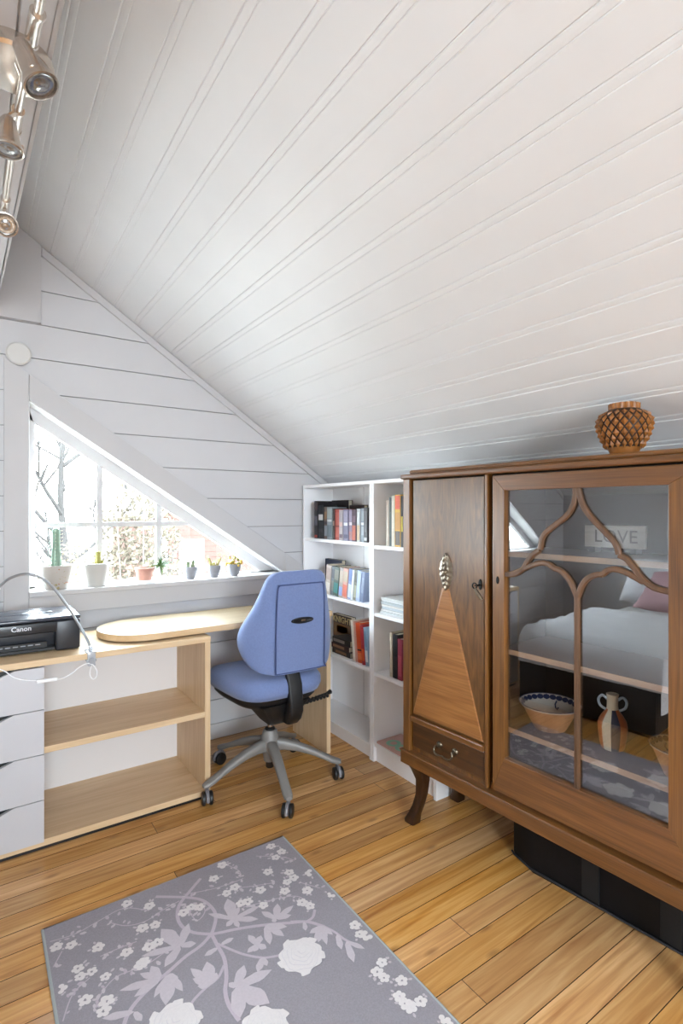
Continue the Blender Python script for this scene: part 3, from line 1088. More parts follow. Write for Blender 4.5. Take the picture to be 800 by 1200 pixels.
# star base
b = MB().lathe([(0.0, 0.10), (0.030, 0.10), (0.033, 0.125), (0.040, 0.15), (0.046, 0.18), (0.041, 0.215), (0.036, 0.240), (0.030, 0.250), (0.0, 0.252)], P(0, 0, 0), 24)
base = b.build('star_base', grey_m, ch)
b = MB().lathe([(0.0, 0.066), (0.018, 0.066), (0.020, 0.07), (0.020, 0.105)], P(0, 0, 0), 18)
b.build('hub_cap', blk, base)
for k in range(5):
    a = math.radians(185 + 72 * k)
    ca, sa = math.cos(a), math.sin(a)
    b = MB()
    rows = []
    for r, z, w, h in ((0.022, 0.178, 0.024, 0.062), (0.07, 0.176, 0.024, 0.052), (0.13, 0.164, 0.023, 0.042), (0.20, 0.140, 0.022, 0.034), (0.26, 0.113, 0.021, 0.028),
                       (0.305, 0.092, 0.022, 0.026), (0.335, 0.083, 0.020, 0.024), (0.348, 0.082, 0.012, 0.016)):
        ring = []
        for j in range(12):
            t = 2 * math.pi * j / 12
            cu = math.copysign(abs(math.cos(t)) ** 0.6, math.cos(t)) * w
            cv = math.copysign(abs(math.sin(t)) ** 0.6, math.sin(t)) * h / 2
            ring.append(P(ca * r - sa * cu, sa * r + ca * cu, z + cv))
        rows.append(ring)
    b.surf(rows, closed=True, cap=True)
    arm = b.build('leg', grey_m, ch, smooth=50)
    # twin-wheel caster
    cx, cy = ca * 0.330, sa * 0.330
    sw = math.atan2(-(AY + sa * 0.33), -(AX + ca * 0.33)) + (0.12, -0.2, 0.35, 0.9, -1.0)[k]
    dx, dy = math.cos(sw), math.sin(sw)
    wx, wy = cx + dx * 0.012, cy + dy * 0.012
    b = MB()
    for s in (-1, 1):
        M = Matrix.Rotation(sw + math.pi / 2, 4, 'Z') @ Matrix.Rotation(math.radians(90), 4, 'Y')
        b.lathe([(0.0, -0.009), (0.022, -0.009), (0.029, -0.006), (0.030, 0.0), (0.029, 0.006), (0.022, 0.009), (0.0, 0.009)],
                P(wx - dy * 0.016 * s, wy + dx * 0.016 * s, 0.030), 24, M=M)
    M = Matrix.Rotation(sw + math.pi / 2, 4, 'Z') @ Matrix.Rotation(math.radians(90), 4, 'Y')
    cst = b.build('caster', blk, ch)
    b = MB()
    pts = [P(wx + dx * 0.031 * math.cos(t), wy + dy * 0.031 * math.cos(t), 0.031 + 0.032 * math.sin(t)) for t in [math.radians(q) for q in range(-10, 191, 20)]]
    b.tube(pts, 0.008, 8)
    b.tube([P(cx, cy, 0.05), P(cx, cy, 0.085)], 0.008, 10)
    b.build('caster_fork', mat('grey_caster_hood', '#77757a', 0.4), cst)
# gas column
b = MB().lathe([(0.0, 0.23), (0.026, 0.23), (0.024, 0.258), (0.018, 0.262), (0.0, 0.262)], P(0, 0, 0), 20)
b.lathe([(0.013, 0.262), (0.013, 0.32)], P(0, 0, 0), 16, mi=1)
b.build('gas_column', [blk, chrome], ch)
# tilt mechanism under the seat
b = MB()
rows = []
for z, x0, x1, y0, y1 in ((0.300, -0.040, 0.055, -0.08, 0.05), (0.318, -0.050, 0.065, -0.11, 0.08), (0.355, -0.075, 0.085, -0.15, 0.12), (0.408, -0.11, 0.11, -0.175, 0.17), (0.425, -0.13, 0.13, -0.175, 0.19)):
    r = 0.02
    ring = []
    for qx, qy, a0 in ((x1 - r, y1 - r, 0), (x0 + r, y1 - r, 90), (x0 + r, y0 + r, 180), (x1 - r, y0 + r, 270)):
        for t in (0, 30, 60, 90):
            a = math.radians(a0 + t)
            ring.append(P(qx + r * math.cos(a), qy + r * math.sin(a), z))
    rows.append(ring)
b.surf(rows, closed=True, cap=True)
b.build('tilt_mechanism', blk, ch, smooth=45)
b = MB()
b.tube([P(0.07, -0.06, 0.355), P(0.16, -0.06, 0.362), P(0.24, -0.055, 0.372), P(0.30, -0.05, 0.378), P(0.325, -0.045, 0.384)], [0.007, 0.008, 0.010, 0.009, 0.012], 8)
for k in range(7):
    q = 0.17 + 0.02 * k
    b.tube([P(q, -0.072, 0.366 + 0.0013 * k), P(q + 0.006, -0.045, 0.368 + 0.0013 * k)], 0.0085, 6)
b.build('lever', blk, ch)
# black shell and cushion of the seat
def seat_ring(z, ax, ay, cy, n=40, e=0.5):
    ring = []
    for j in range(n):
        t = 2 * math.pi * j / n
        x = math.copysign(abs(math.cos(t)) ** e, math.cos(t)) * ax
        y = math.copysign(abs(math.sin(t)) ** e, math.sin(t)) * ay
        x *= 1.0 + 0.10 * (y / ay)
        ring.append(P(x, y + cy, z - 0.012 * max(0, (y / ay)) ** 3))
    return ring


SC = 0.035
b = MB().surf([seat_ring(0.405, 0.10, 0.12, 0.02), seat_ring(0.415, 0.19, 0.19, SC), seat_ring(0.440, 0.212, 0.215, SC), seat_ring(0.462, 0.214, 0.218, SC)], closed=True, cap=True)
b.build('seat_shell', blk, ch, smooth=50)
rows = [seat_ring(0.456, 0.205, 0.21, SC), seat_ring(0.463, 0.226, 0.234, SC), seat_ring(0.490, 0.238, 0.246, SC), seat_ring(0.520, 0.237, 0.244, SC),
        seat_ring(0.542, 0.222, 0.228, SC), seat_ring(0.552, 0.19, 0.195, SC), seat_ring(0.553, 0.10, 0.10, SC)]
b = MB().surf(rows, closed=True, cap=True)
b.build('seat', blue, ch, smooth=60)
# back post
b = MB()
rows = []
for z, yc, hx, hy in ((0.335, -0.165, 0.030, 0.030), (0.36, -0.185, 0.034, 0.036), (0.40, -0.205, 0.036, 0.030), (0.45, -0.212, 0.035, 0.018), (0.52, -0.205, 0.035, 0.014), (0.575, -0.180, 0.034, 0.014), (0.64, -0.155, 0.030, 0.012)):
    ring = []
    r = min(hx, hy) * 0.5
    for qx, qy, a0 in ((1, 1, 0), (-1, 1, 90), (-1, -1, 180), (1, -1, 270)):
        for t in (0, 30, 60, 90):
            a = math.radians(a0 + t)
            ring.append(P(0.022 + qx * (hx - r) + r * math.cos(a), yc + qy * (hy - r) + r * math.sin(a), z))
    rows.append(ring)
b.surf(rows, closed=True, cap=True)
b.build('back_post', blk, ch)

# backrest: lofted pear-shaped cushion whose wings wrap forward
BY, BU = -0.205, 0.055            # back face position
prof = [  # z, half width, thickness, wing
    (0.560, 0.120, 0.050, 0.00), (0.567, 0.160, 0.075, 0.02), (0.585, 0.188, 0.095, 0.04), (0.620, 0.210, 0.105, 0.065), (0.670, 0.226, 0.112, 0.085), (0.720, 0.230, 0.115, 0.092),
    (0.770, 0.222, 0.112, 0.085), (0.820, 0.205, 0.105, 0.068), (0.870, 0.186, 0.098, 0.048), (0.920, 0.170, 0.090, 0.034), (0.970, 0.156, 0.082, 0.024), (1.010, 0.145, 0.074, 0.016),
    (1.035, 0.130, 0.064, 0.012), (1.050, 0.104, 0.046, 0.008), (1.056, 0.070, 0.020, 0.004)]


def back_y(x, z):
    """outer face of the backrest"""
    return BY - 0.10 * (z - 0.72) * 0.25


def zmap(z):
    return 0.570 + (z - 0.560) * 0.950


def brow(z, w, t, wing):
    z = zmap(z)
    ring = []
    n = 44
    for j in range(n):
        a = 2 * math.pi * j / n
        cx = math.copysign(abs(math.cos(a)) ** 0.62, math.cos(a))
        sy = math.copysign(abs(math.sin(a)) ** 0.62, math.sin(a))
        u = cx * w * 1.07
        fwd = wing * max(0.0, (abs(cx) - 0.42) / 0.58) ** 1.6
        ring.append(P(BU + u, back_y(u, z) + t * 0.5 + sy * t * 0.5 + fwd, z))
    return ring


# denser vertical sampling of the profile
den = []
for i in range(len(prof) - 1):
    p0, p1, p2, p3 = prof[max(i - 1, 0)], prof[i], prof[i + 1], prof[min(i + 2, len(prof) - 1)]
    for j in range(3):
        t = j / 3
        den.append(tuple(0.5 * (2 * a1 + (a2 - a0) * t + (2 * a0 - 5 * a1 + 4 * a2 - a3) * t * t + (3 * a1 - a0 - 3 * a2 + a3) * t ** 3) for a0, a1, a2, a3 in zip(p0, p1, p2, p3)))
den.append(prof[-1])
b = MB().surf([brow(*q) for q in den], closed=True, cap=True)
bk = b.build('backrest', blue, ch, smooth=60)
# stitched panel on the rear face
PW = lambda z: 0.118 + 0.004 * (0.8 - z)
out = [(-0.112, 0.578), (0.112, 0.578), (0.121, 0.60), (0.120, 0.80), (0.114, 0.955), (0.107, 0.975), (0.095, 0.980), (-0.095, 0.980), (-0.107, 0.975), (-0.114, 0.955), (-0.120, 0.80), (-0.121, 0.60)]
b = MB()
rowz = [0.580 + (0.978 - 0.580) * k / 14 for k in range(15)]
rows = []
for z in rowz:
    w = 0.124 - 0.012 * max(0, (z - 0.9) / 0.09) ** 2
    rows.append([P(BU - w + 2 * w * j / 10, back_y(0, z) - 0.0045 + 0.004 * abs(-1 + 2 * j / 10) ** 6 + 0.004 * max(0, (z - 0.96) / 0.02), z) for j in range(11)])
b.surf(rows)
b.build('back_pad', blue, bk, smooth=60)
b = MB().tube(smoothpts([P(BU + x * 1.07, back_y(0, z) - 0.001, z) for x, z in out + out[:1]], 3), 0.0032, 6)
b.build('piping', blue_d, bk)
# oval grip with a tiny badge
b = MB()
rows = []
for f, d in ((0.0, 0.0015), (0.82, 0.0015), (0.93, 0.008), (1.0, 0.003)):
    rows.append([P(BU + 0.004 + 0.060 * f * math.cos(t), back_y(0, 0.81) - 0.0048 - d, 0.812 + 0.0145 * f * math.sin(t)) for t in [2 * math.pi * k / 36 for k in range(36)]])
b.surf(rows, closed=True)
gr = b.build('hand_grip', blk, bk, smooth=60)
gr['label'] = 'black oval hand grip'
b = MB().box(AX + BU - 0.002, AX + BU + 0.018, AY + back_y(0, 0.81) - 0.0105, AY + back_y(0, 0.81) - 0.0065, 0.808, 0.816)
b.build('badge', silver, gr, smooth=0)
# ------------------------------------------------------------------ books and papers in the bookcases
paper = mat('book_paper', '#d9cfb8', 0.9, var=0.15, vscale=90, stretch=(1, 8, 1))


def cloth(c):
    return mat('book_cover_' + c[1:], c, 0.5, var=0.06, vscale=60)


def book(label, x, y0, y1, z, dep, h, color, bands=(), lean=0.0, group=None, name='book'):
    """upright book, spine to the room (-x); bands = (z0, z1, colour) fractions of the height"""
    th = y1 - y0
    a, c = (0.0, th) if lean >= 0 else (-th, 0.0)
    t = 0.0022 if th > 0.012 else 0.0014
    mats = [cloth(color)]
    b = MB()
    b.box(0, dep, a, a + t, 0, h, bev=0.0004)
    b.box(0, dep, c - t, c, 0, h, bev=0.0004)
    rr = min(0.004, th * 0.2)
    b.prism([(0.006, a), (0.0, a + rr * 0.6), (-rr * 0.4, (a + c) / 2), (0.0, c - rr * 0.6), (0.006, c)], 0, h, 'xy')
    for f0, f1, bc in bands:
        m = cloth(bc)
        if m not in mats:
            mats.append(m)
        e = 0.0007
        b.prism([(0.005, a + th * 0.10 - 0.0), (-e, a + rr * 0.6 + th * 0.03), (-rr * 0.4 - e, (a + c) / 2), (-e, c - rr * 0.6 - th * 0.03), (0.005, c - th * 0.10)], h * f0, h * f1, 'xy', mats.index(m))
    o = b.build(name, mats, loc=None, local=True, smooth=0)
    o.location = (x, y0 if lean >= 0 else y1, z)
    o.rotation_euler = (math.radians(lean), 0, 0)
    tag(o, label, 'book', group)
    b = MB().box(0.007, dep - 0.003, a + t + 0.0003, c - t - 0.0003, 0.003, h - 0.003)
    b.build('pages', paper, o, local=True, smooth=0)
    return o


G1 = 'books on the top shelf of the wide bookcase'
z = 1.1465
row = [  # y1, y0, height, colour, bands, label
    (2.833, 2.795, 0.231, '#231c22', ((0.03, 0.09, '#b0483a'), (0.35, 0.6, '#5a5660'), (0.75, 0.95, '#3c2a30')), 'dark book with a red foot band at the wall end of the top shelf'),
    (2.793, 2.736, 0.206, '#0f0d10', ((0.55, 0.72, '#c9c6c4'), (0.2, 0.3, '#2a2428')), 'thick black book with a white curl on its spine'),
    (2.734, 2.690, 0.194, '#5b4a44', ((0.1, 0.42, '#7b8088'), (0.62, 0.85, '#7a5f45'), (0.46, 0.55, '#3a2b30')), 'brown book with a grey lower spine beside the thick black book'),
    (2.688, 2.633, 0.192, '#7c8488', ((0.08, 0.45, '#5f6a74'), (0.55, 0.62, '#c7c9ca'), (0.65, 0.95, '#949c9c')), 'grey book with a pale mid band left of the red book'),
    (2.631, 2.613, 0.184, '#3a2424', ((0.45, 0.6, '#a98d80'),), 'thin dark brown book squeezed beside the broad red book'),
    (2.611, 2.560, 0.180, '#a2463a', ((0.1, 0.4, '#b4584a'), (0.5, 0.9, '#b0564a'), (0.42, 0.47, '#7c3128')), 'broad brick red book in the middle of the top shelf'),
    (2.558, 2.522, 0.176, '#a39a9e', ((0.08, 0.2, '#6c5560'), (0.45, 0.6, '#c9a7a0'), (0.22, 0.42, '#b3a6a6')), 'pinkish grey book touching the broad red book'),
    (2.520, 2.475, 0.178, '#7f7b93', ((0.08, 0.2, '#5a5874'), (0.48, 0.58, '#dcdce2'), (0.6, 0.95, '#9a93ac')), 'lavender grey book with a white dot on its spine'),
    (2.473, 2.433, 0.178, '#86788c', ((0.05, 0.3, '#a1757a'), (0.5, 0.6, '#cfc6cc'), (0.62, 0.95, '#93869d')), 'mauve book with a rosy foot next to the lavender one'),
    (2.431, 2.393, 0.178, '#4a2f3e', ((0.04, 0.5, '#b5553c'), (0.6, 0.8, '#6a4a5c')), 'plum book with an orange lower half'),
    (2.391, 2.361, 0.182, '#b8bbbd', ((0.05, 0.5, '#c2a98c'), (0.55, 0.9, '#c9cdd0')), 'pale book with a tan lower half beside the plum one'),
    (2.359, 2.322, 0.184, '#8e97a0', ((0.2, 0.46, '#a7b0b8'), (0.5, 0.58, '#e0e2e4'), (0.62, 0.92, '#9ba4ac')), 'blue grey book second from the inner end of the top shelf'),
    (2.320, 2.290, 0.188, '#4e4d50', ((0.05, 0.14, '#c8c8cc'), (0.3, 0.9, '#67666a')), 'charcoal book with a white foot at the inner end of the top shelf')]
for i, (y1, y0, h, c, bands, lab) in enumerate(row):
    book(lab, 1.735 + 0.004 * ((i * 7) % 3), y0, y1, z, 0.105, h, c, bands, 0, G1)
# tall books standing behind the row, covers to the room
def flat_book(label, x, y0, y1, z, th, h, color, group, bands=()):
    mats = [cloth(color)]
    b = MB().box(0, 0.002, y0, y1, 0, h, bev=0.0005)
    b.box(th - 0.002, th, y0, y1, 0, h, bev=0.0005)
    b.box(0, th, y1 - 0.003, y1, 0, h, bev=0.0005)
    for u0, u1, v0, v1, bc in bands:
        m = cloth(bc)
        if m not in mats:
            mats.append(m)
        b.box(-0.0005, 0.0004, y1 - (y1 - y0) * u1, y1 - (y1 - y0) * u0, h * v0, h * v1, mi=mats.index(m))
    b2 = MB().box(0.0025, th - 0.0025, y0 + 0.003, y1 - 0.0035, 0.003, h - 0.003)
    for q in (b, b2):
        bmesh.ops.translate(q.bm, vec=(0, -y0, 0), verts=q.bm.verts)
    o = b.build('book', mats, local=True, smooth=0)
    o.location = (x, y0, z)
    tag(o, label, 'book', group)
    b2.build('pages', paper, o, local=True, smooth=0)
    return o


flat_book('large black book standing behind the dark books of the top shelf', 1.870, 2.655, 2.842, z, 0.03, 0.236, '#1a1114', G1)
flat_book('dark brown book standing behind the lavender grey spines', 1.872, 2.50, 2.648, z, 0.028, 0.205, '#2c1d1c', G1)

G2 = 'leaning books on the second shelf of the wide bookcase'
z = 0.8165
row = [
    (0.052, 0.176, '#b9aba2', ((0.1, 0.4, '#d2cac2'), (0.5, 0.9, '#a8948c')), 'thick beige book at the wall end of the leaning row'),
    (0.032, 0.172, '#6b6e74', ((0.15, 0.5, '#85827c'), (0.6, 0.9, '#55565c')), 'slim grey book second in the leaning row'),
    (0.050, 0.172, '#4c5a52', ((0.1, 0.45, '#3f7f7a'), (0.55, 0.9, '#706f66')), 'grey green book with a teal lower spine in the leaning row'),
    (0.040, 0.171, '#a39a94', ((0.05, 0.35, '#8fa3cf'), (0.5, 0.9, '#b4a797')), 'beige book with a blue foot in the leaning row'),
    (0.048, 0.170, '#c79a8c', ((0.05, 0.45, '#d0705c'), (0.55, 0.9, '#b5a592')), 'salmon book with an orange red foot in the leaning row'),
    (0.036, 0.172, '#7f8cb4', ((0.05, 0.5, '#c7cdda'), (0.6, 0.95, '#6a7cae')), 'blue book with a pale lower spine in the leaning row'),
    (0.020, 0.170, '#d3d6d4', ((0.2, 0.8, '#e2e4e2'),), 'thin white book standing in the leaning row'),
    (0.026, 0.172, '#77776c', ((0.1, 0.5, '#a9a895'), (0.6, 0.9, '#5c5d58')), 'thin olive grey book after the white one in the leaning row'),
    (0.036, 0.170, '#a7b5d2', ((0.1, 0.9, '#b5c1da'),), 'light blue book near the inner end of the leaning row'),
    (0.026, 0.168, '#8591ac', ((0.3, 0.8, '#98a3ba'),), 'slate blue book at the inner end of the leaning row')]
y = 2.715
for i, (th, h, c, bands, lab) in enumerate(row):
    sp = th / math.cos(math.radians(7)) + 0.0012
    book(lab, 1.736 + 0.003 * (i % 2), y - sp, y - sp + th, z, 0.115, h, c, bands, 7.0, G2)
    y -= sp
flat_book('navy blue book standing behind the leaning row', 1.875, 2.735, 2.925, z, 0.03, 0.190, '#2a3348', G2, ((0.15, 0.6, 0.3, 0.7, '#59627a'),))

# third shelf: a stack, a fantasy novel and a leaning group
G3 = 'books on the third shelf of the wide bookcase'
z = 0.4765


def lying_book(label, x0, x1, y0, y1, z, th, color, bands=(), group=None, name='book'):
    mats = [cloth(color)]
    b = MB().box(0, x1 - x0, 0, y1 - y0, 0, 0.002, bev=0.0004)
    b.box(0, x1 - x0, 0, y1 - y0, th - 0.002, th, bev=0.0004)
    b.box(-0.001, 0.003, 0, y1 - y0, 0, th, bev=0.0008)
    for u0, u1, bc in bands:
        m = cloth(bc)
        if m not in mats:
            mats.append(m)
        b.box(-0.0016, 0.001, (y1 - y0) * u0, (y1 - y0) * u1, th * 0.25, th * 0.75, mi=mats.index(m))
    o = b.build(name, mats, local=True, smooth=0)
    o.location = (x0, y0, z)
    tag(o, label, 'book', group)
    MB().box(0.004, x1 - x0 - 0.003, 0.003, y1 - y0 - 0.003, 0.0023, th - 0.0023).build('pages', paper, o, local=True, smooth=0)
    return o


lying_book('black paperback at the bottom of the lying stack', 1.752, 1.858, 2.472, 2.655, z, 0.030, '#2b2120', ((0.2, 0.8, '#7c5a3c'),), G3)
lying_book('dark red paperback in the middle of the lying stack', 1.750, 1.856, 2.482, 2.660, z + 0.0305, 0.030, '#3d2422', ((0.25, 0.9, '#8d6a50'),), G3)
lying_book('black paperback with a grey title topmost of the lying stack', 1.754, 1.858, 2.476, 2.655, z + 0.061, 0.034, '#262224', ((0.3, 0.95, '#8a8078'),), G3)
kn = flat_book('fantasy novel with a brown and gold cover lettered KNIGHT', 1.872, 2.630, 2.828, z, 0.035, 0.190, '#3d2716', G3,
               ((0.05, 0.95, 0.30, 0.72, '#7a5424'), (0.2, 0.8, 0.42, 0.66, '#b98a35'), (0.05, 0.95, 0.02, 0.28, '#241810')))
text_part('title', 'KNIGHT', 0.054, mat('title_gold', '#c9b27c', 0.5), kn,
          Matrix.Translation((-0.0006, 0.099, 0.160)) @ Matrix.Rotation(math.radians(-90), 4, 'Z') @ Matrix.Rotation(math.radians(90), 4, 'X'), bold=0.0006)
row = [
    (0.020, 0.225, '#dccfc0', ((0.1, 0.9, '#e2d9cc'),), 'cream book beside the lying stack'),
    (0.016, 0.222, '#c08a7a', ((0.1, 0.9, '#cf9c8c'),), 'thin dusty pink book beside the cream book'),
    (0.046, 0.218, '#d2542c', ((0.08, 0.25, '#e07a4c'), (0.3, 0.34, '#2a1a1c')), 'bright orange book leaning on the third shelf'),
    (0.026, 0.214, '#a62f38', ((0.1, 0.4, '#d65a2c'), (0.5, 0.9, '#b33a44')), 'crimson book after the orange one'),
    (0.028, 0.206, '#93adc4', ((0.1, 0.4, '#dfe4e6'), (0.5, 0.9, '#7fa0bc')), 'pale blue book at the inner end of the third shelf')]
y = 2.428
for i, (th, h, c, bands, lab) in enumerate(row):
    sp = th / math.cos(math.radians(6.5)) + 0.0012
    book(lab, 1.740 + 0.003 * (i % 3), y - sp, y - sp + th, z, 0.16, h, c, bands, -6.5, G3)
    y -= sp

# narrow bookcase
G4 = 'books on the top shelf of the narrow bookcase'
z = 1.1365
row = [
    (2.140, 2.118, 0.235, '#cbbdae', ((0.1, 0.9, '#d6cabc'),), 'thin beige book on the top shelf of the narrow bookcase'),
    (2.115, 2.100, 0.250, '#4f5a58', ((0.2, 0.7, '#67726e'),), 'thin grey green book on the top shelf of the narrow bookcase'),
    (2.098, 2.074, 0.258, '#d8d2c4', ((0.3, 0.9, '#e3ddd0'),), 'white album on the top shelf of the narrow bookcase'),
    (2.072, 2.028, 0.262, '#d9a52c', ((0.03, 0.3, '#5a4a3a'), (0.33, 0.66, '#c98f3a'), (0.72, 0.98, '#d8582a')), 'yellow comic album with an orange red top'),
    (2.026, 2.008, 0.255, '#2e2622', ((0.3, 0.6, '#d8c24a'),), 'dark album beside the yellow comic album')]
for i, (y1, y0, h, c, bands, lab) in enumerate(row):
    book(lab, 1.745, y0, y1, z, 0.175, h, c, bands, 0, G4)
zz = 0.7825
cols = ['#cfd3d4', '#e0e0df', '#c4ccd2', '#e6e4e0', '#b9c1c6', '#dfe2e3', '#d5d6d4']
looks = ['at the bottom of the paper stack', 'second from the bottom of the paper stack', 'third from the bottom of the paper stack', 'in the middle of the paper stack',
         'third from the top of the paper stack', 'second from the top of the paper stack', 'topmost of the paper stack']
for k in range(7):
    th = (0.012, 0.010, 0.014, 0.010, 0.013, 0.010, 0.012)[k]
    o = lying_book(('pale grey', 'white', 'bluish', 'cream white', 'grey blue', 'white', 'off-white')[k] + ' magazine ' + looks[k], 1.748 + 0.004 * (k % 3), 1.915, 1.985, 2.196 - 0.004 * ((k * 5) % 4), zz, th, cols[k], (), 'magazines stacked in the narrow bookcase', 'magazine')
    o['category'] = 'magazine'
    zz += th + 0.0006
G5 = 'books on the third shelf of the narrow bookcase'
z = 0.4705
for y1, y0, h, c, bands, lab in ((2.112, 2.090, 0.226, '#b7a893', ((0.1, 0.9, '#c6b9a6'),), 'beige book on the third shelf of the narrow bookcase'),
                                 (2.088, 2.052, 0.222, '#131114', ((0.2, 0.5, '#2a2628'),), 'black book on the third shelf of the narrow bookcase'),
                                 (2.050, 2.018, 0.205, '#8e2f42', ((0.1, 0.6, '#a84656'),), 'dark pink book on the third shelf of the narrow bookcase')):
    book(lab, 1.745, y0, y1, z, 0.17, h, c, bands, 0, G5)
o = lying_book('pink magazine with mint green rings on the lowest shelf', 1.735, 1.90, 2.02, 2.205, 0.0985, 0.010, '#d3a9a0', (), None, 'magazine')
o['category'] = 'magazine'
b = MB()
for cy in (0.045, 0.115):
    b.tube([(0.055 + 0.030 * math.cos(t), cy + 0.028 * math.sin(t), 0.0112) for t in [q * math.pi / 10 for q in range(20)]], 0.010, 6, closed=True, flat=0.12)
b.build('cover_rings', mat('mint_print', '#8fc7ae', 0.5), o, local=True)

# ------------------------------------------------------------------ printer
dark_grey = mat('printer_shell', '#26272d', 0.35, var=0.05, vscale=30)
lid_grey = mat('printer_lid', '#3a3d47', 0.22, spec=0.6)
PX0, PX1, PY0, PY1, PZ = -0.065, 0.360, 2.462, 2.742, 0.7415
pr = thing('printer', 'black inkjet printer on the drawer desk', 'printer', (0.15, 2.6, PZ))
b = MB()
b.box(PX0, PX1, PY0 + 0.07, PY1, PZ + 0.004, PZ + 0.126, bev=0.010, seg=3)
b.box(0.268, PX1, PY0, PY0 + 0.09, PZ + 0.002, PZ + 0.126, bev=0.008, seg=3)
b.box(PX0, -0.02, PY0, PY0 + 0.09, PZ + 0.002, PZ + 0.126, bev=0.008, seg=3)
b.build('body', dark_grey, pr, smooth=40)
b = MB().box(PX0 + 0.01, 0.30, PY0 + 0.002, PY0 + 0.09, PZ + 0.080, PZ + 0.125, bev=0.006, seg=3)
fp = b.build('front_panel', mat('printer_front', '#1b1c20', 0.3), pr, smooth=40)
text_part('logo', 'Canon', 0.026, mat('logo_grey', '#c9cad0', 0.4), fp,
          Matrix.Translation((0.148, PY0 + 0.0016, PZ + 0.106)) @ Matrix.Rotation(math.radians(90), 4, 'X'), local=False, bold=0.0005)
b = MB().box(PX0 - 0.002, PX1 + 0.002, PY0 + 0.004, PY1 - 0.01, PZ + 0.1265, PZ + 0.142, bev=0.006, seg=3)
b.box(PX0 + 0.03, PX1 - 0.09, PY0 + 0.13, PY1 - 0.03, PZ + 0.142, PZ + 0.1445, bev=0.002)
b.build('scanner_lid', lid_grey, pr, smooth=40)
b = MB().box(-0.02, 0.268, PY0 + 0.012, PY0 + 0.075, PZ + 0.006, PZ + 0.018, bev=0.002)
b.box(-0.02, 0.24, PY0 + 0.028, PY0 + 0.036, PZ + 0.018, PZ + 0.040)
tr = b.build('output_tray', black, pr, smooth=0)
b = MB()
for k in range(9):
    b.box(-0.01 + 0.026 * k, 0.008 + 0.026 * k, PY0 + 0.0265, PY0 + 0.0282, PZ + 0.030, PZ + 0.034)
b.build('tray_mark', mat('tray_marks', '#8f9096', 0.4), tr, smooth=0)
b = MB()
for x, y in ((PX0 + 0.03, PY0 + 0.03), (PX1 - 0.03, PY0 + 0.03), (PX0 + 0.03, PY1 - 0.03), (PX1 - 0.03, PY1 - 0.03)):
    b.lathe([(0.008, PZ - 0.0002), (0.008, PZ + 0.006)], (x, y, 0), 12)
b.build('rubber_foot', black, pr)

# ------------------------------------------------------------------ clip-on gooseneck lamp on the desk edge
lw_ = mat('lamp_white_plastic', '#ececee', 0.3)
clearp = mat('clear_clip_plastic', '#dfe3ea', 0.15, trans=0.55)
steel = mat('gooseneck_steel', '#9ba0a6', 0.28, metal=0.9)
lp = thing('clip_lamp', 'white clip-on gooseneck lamp clamped to the desk edge beside the printer', 'lamp', (0.385, 2.372, 0.742))
b = MB()
b.box(0.366, 0.404, 2.352, 2.405, 0.7415, 0.748, bev=0.002)
b.box(0.370, 0.400, 2.349, 2.357, 0.690, 0.748, bev=0.002)
b.box(0.366, 0.404, 2.352, 2.400, 0.706, 0.7155, bev=0.002)
b.box(0.378, 0.392, 2.362, 2.384, 0.748, 0.768, bev=0.003)
b.lathe([(0.0, 0.0), (0.012, 0.0), (0.012, 0.006), (0.0, 0.006)], (0.385, 2.349, 0.712), 16, M=Matrix.Rotation(math.radians(90), 4, 'X'))
b.build('clip', clearp, lp, smooth=40)
neck = [(0.385, 2.374, 0.755), (0.375, 2.385, 0.790), (0.353, 2.40, 0.838), (0.308, 2.405, 0.925), (0.253, 2.405, 1.012), (0.207, 2.405, 1.056), (0.158, 2.405, 1.072), (0.108, 2.405, 1.060), (0.078, 2.40, 1.036), (0.06, 2.40, 1.020)]
b = MB().tube(smoothpts(neck, 6), 0.0052, 10)
b.build('gooseneck', steel, lp)
hd = Vector((0.062, 2.40, 1.022))
dv = Vector((-0.80, -0.12, -0.55)).normalized()
Mh = Matrix.Translation(hd) @ Vector((0, 0, 1)).rotation_difference(dv).to_matrix().to_4x4()
b = MB().lathe([(0.0, -0.012), (0.009, -0.012), (0.012, 0.0), (0.020, 0.018), (0.027, 0.045), (0.029, 0.060), (0.027, 0.061), (0.024, 0.055), (0.0, 0.053)], (0, 0, 0), 24, M=Mh)
b.build('lamp_head', lw_, lp)
b = MB().tube(smoothpts([(0.385, 2.346, 0.694), (0.378, 2.345, 0.660), (0.388, 2.345, 0.638), (0.402, 2.345, 0.645), (0.404, 2.345, 0.668), (0.392, 2.346, 0.692), (0.372, 2.346, 0.704), (0.345, 2.345, 0.697), (0.315, 2.344, 0.676), (0.285, 2.343, 0.662),
                         (0.262, 2.343, 0.660)], 5), 0.0022, 7)
b.tube(smoothpts([(0.190, 2.345, 0.668), (0.150, 2.347, 0.677), (0.115, 2.348, 0.694), (0.085, 2.35, 0.722), (0.045, 2.352, 0.735), (-0.03, 2.352, 0.715)], 5), 0.0022, 7)
cb = b.build('power_cord', lw_, lp)
b = MB().box(0.190, 0.262, 2.336, 2.350, 0.656, 0.670, bev=0.005, seg=3)
b.build('inline_switch', lw_, cb, smooth=40)

# ------------------------------------------------------------------ plants on the window sill
SZ = 0.9255
soil = mat('dark_soil', '#3d2f25', 0.95, bump=0.4, bscale=120)
cactus_g = mat('cactus_green', '#7d9482', 0.6, var=0.15, vscale=60)
spine_m = mat('pale_cactus_spines', '#cfc8a6', 0.8)


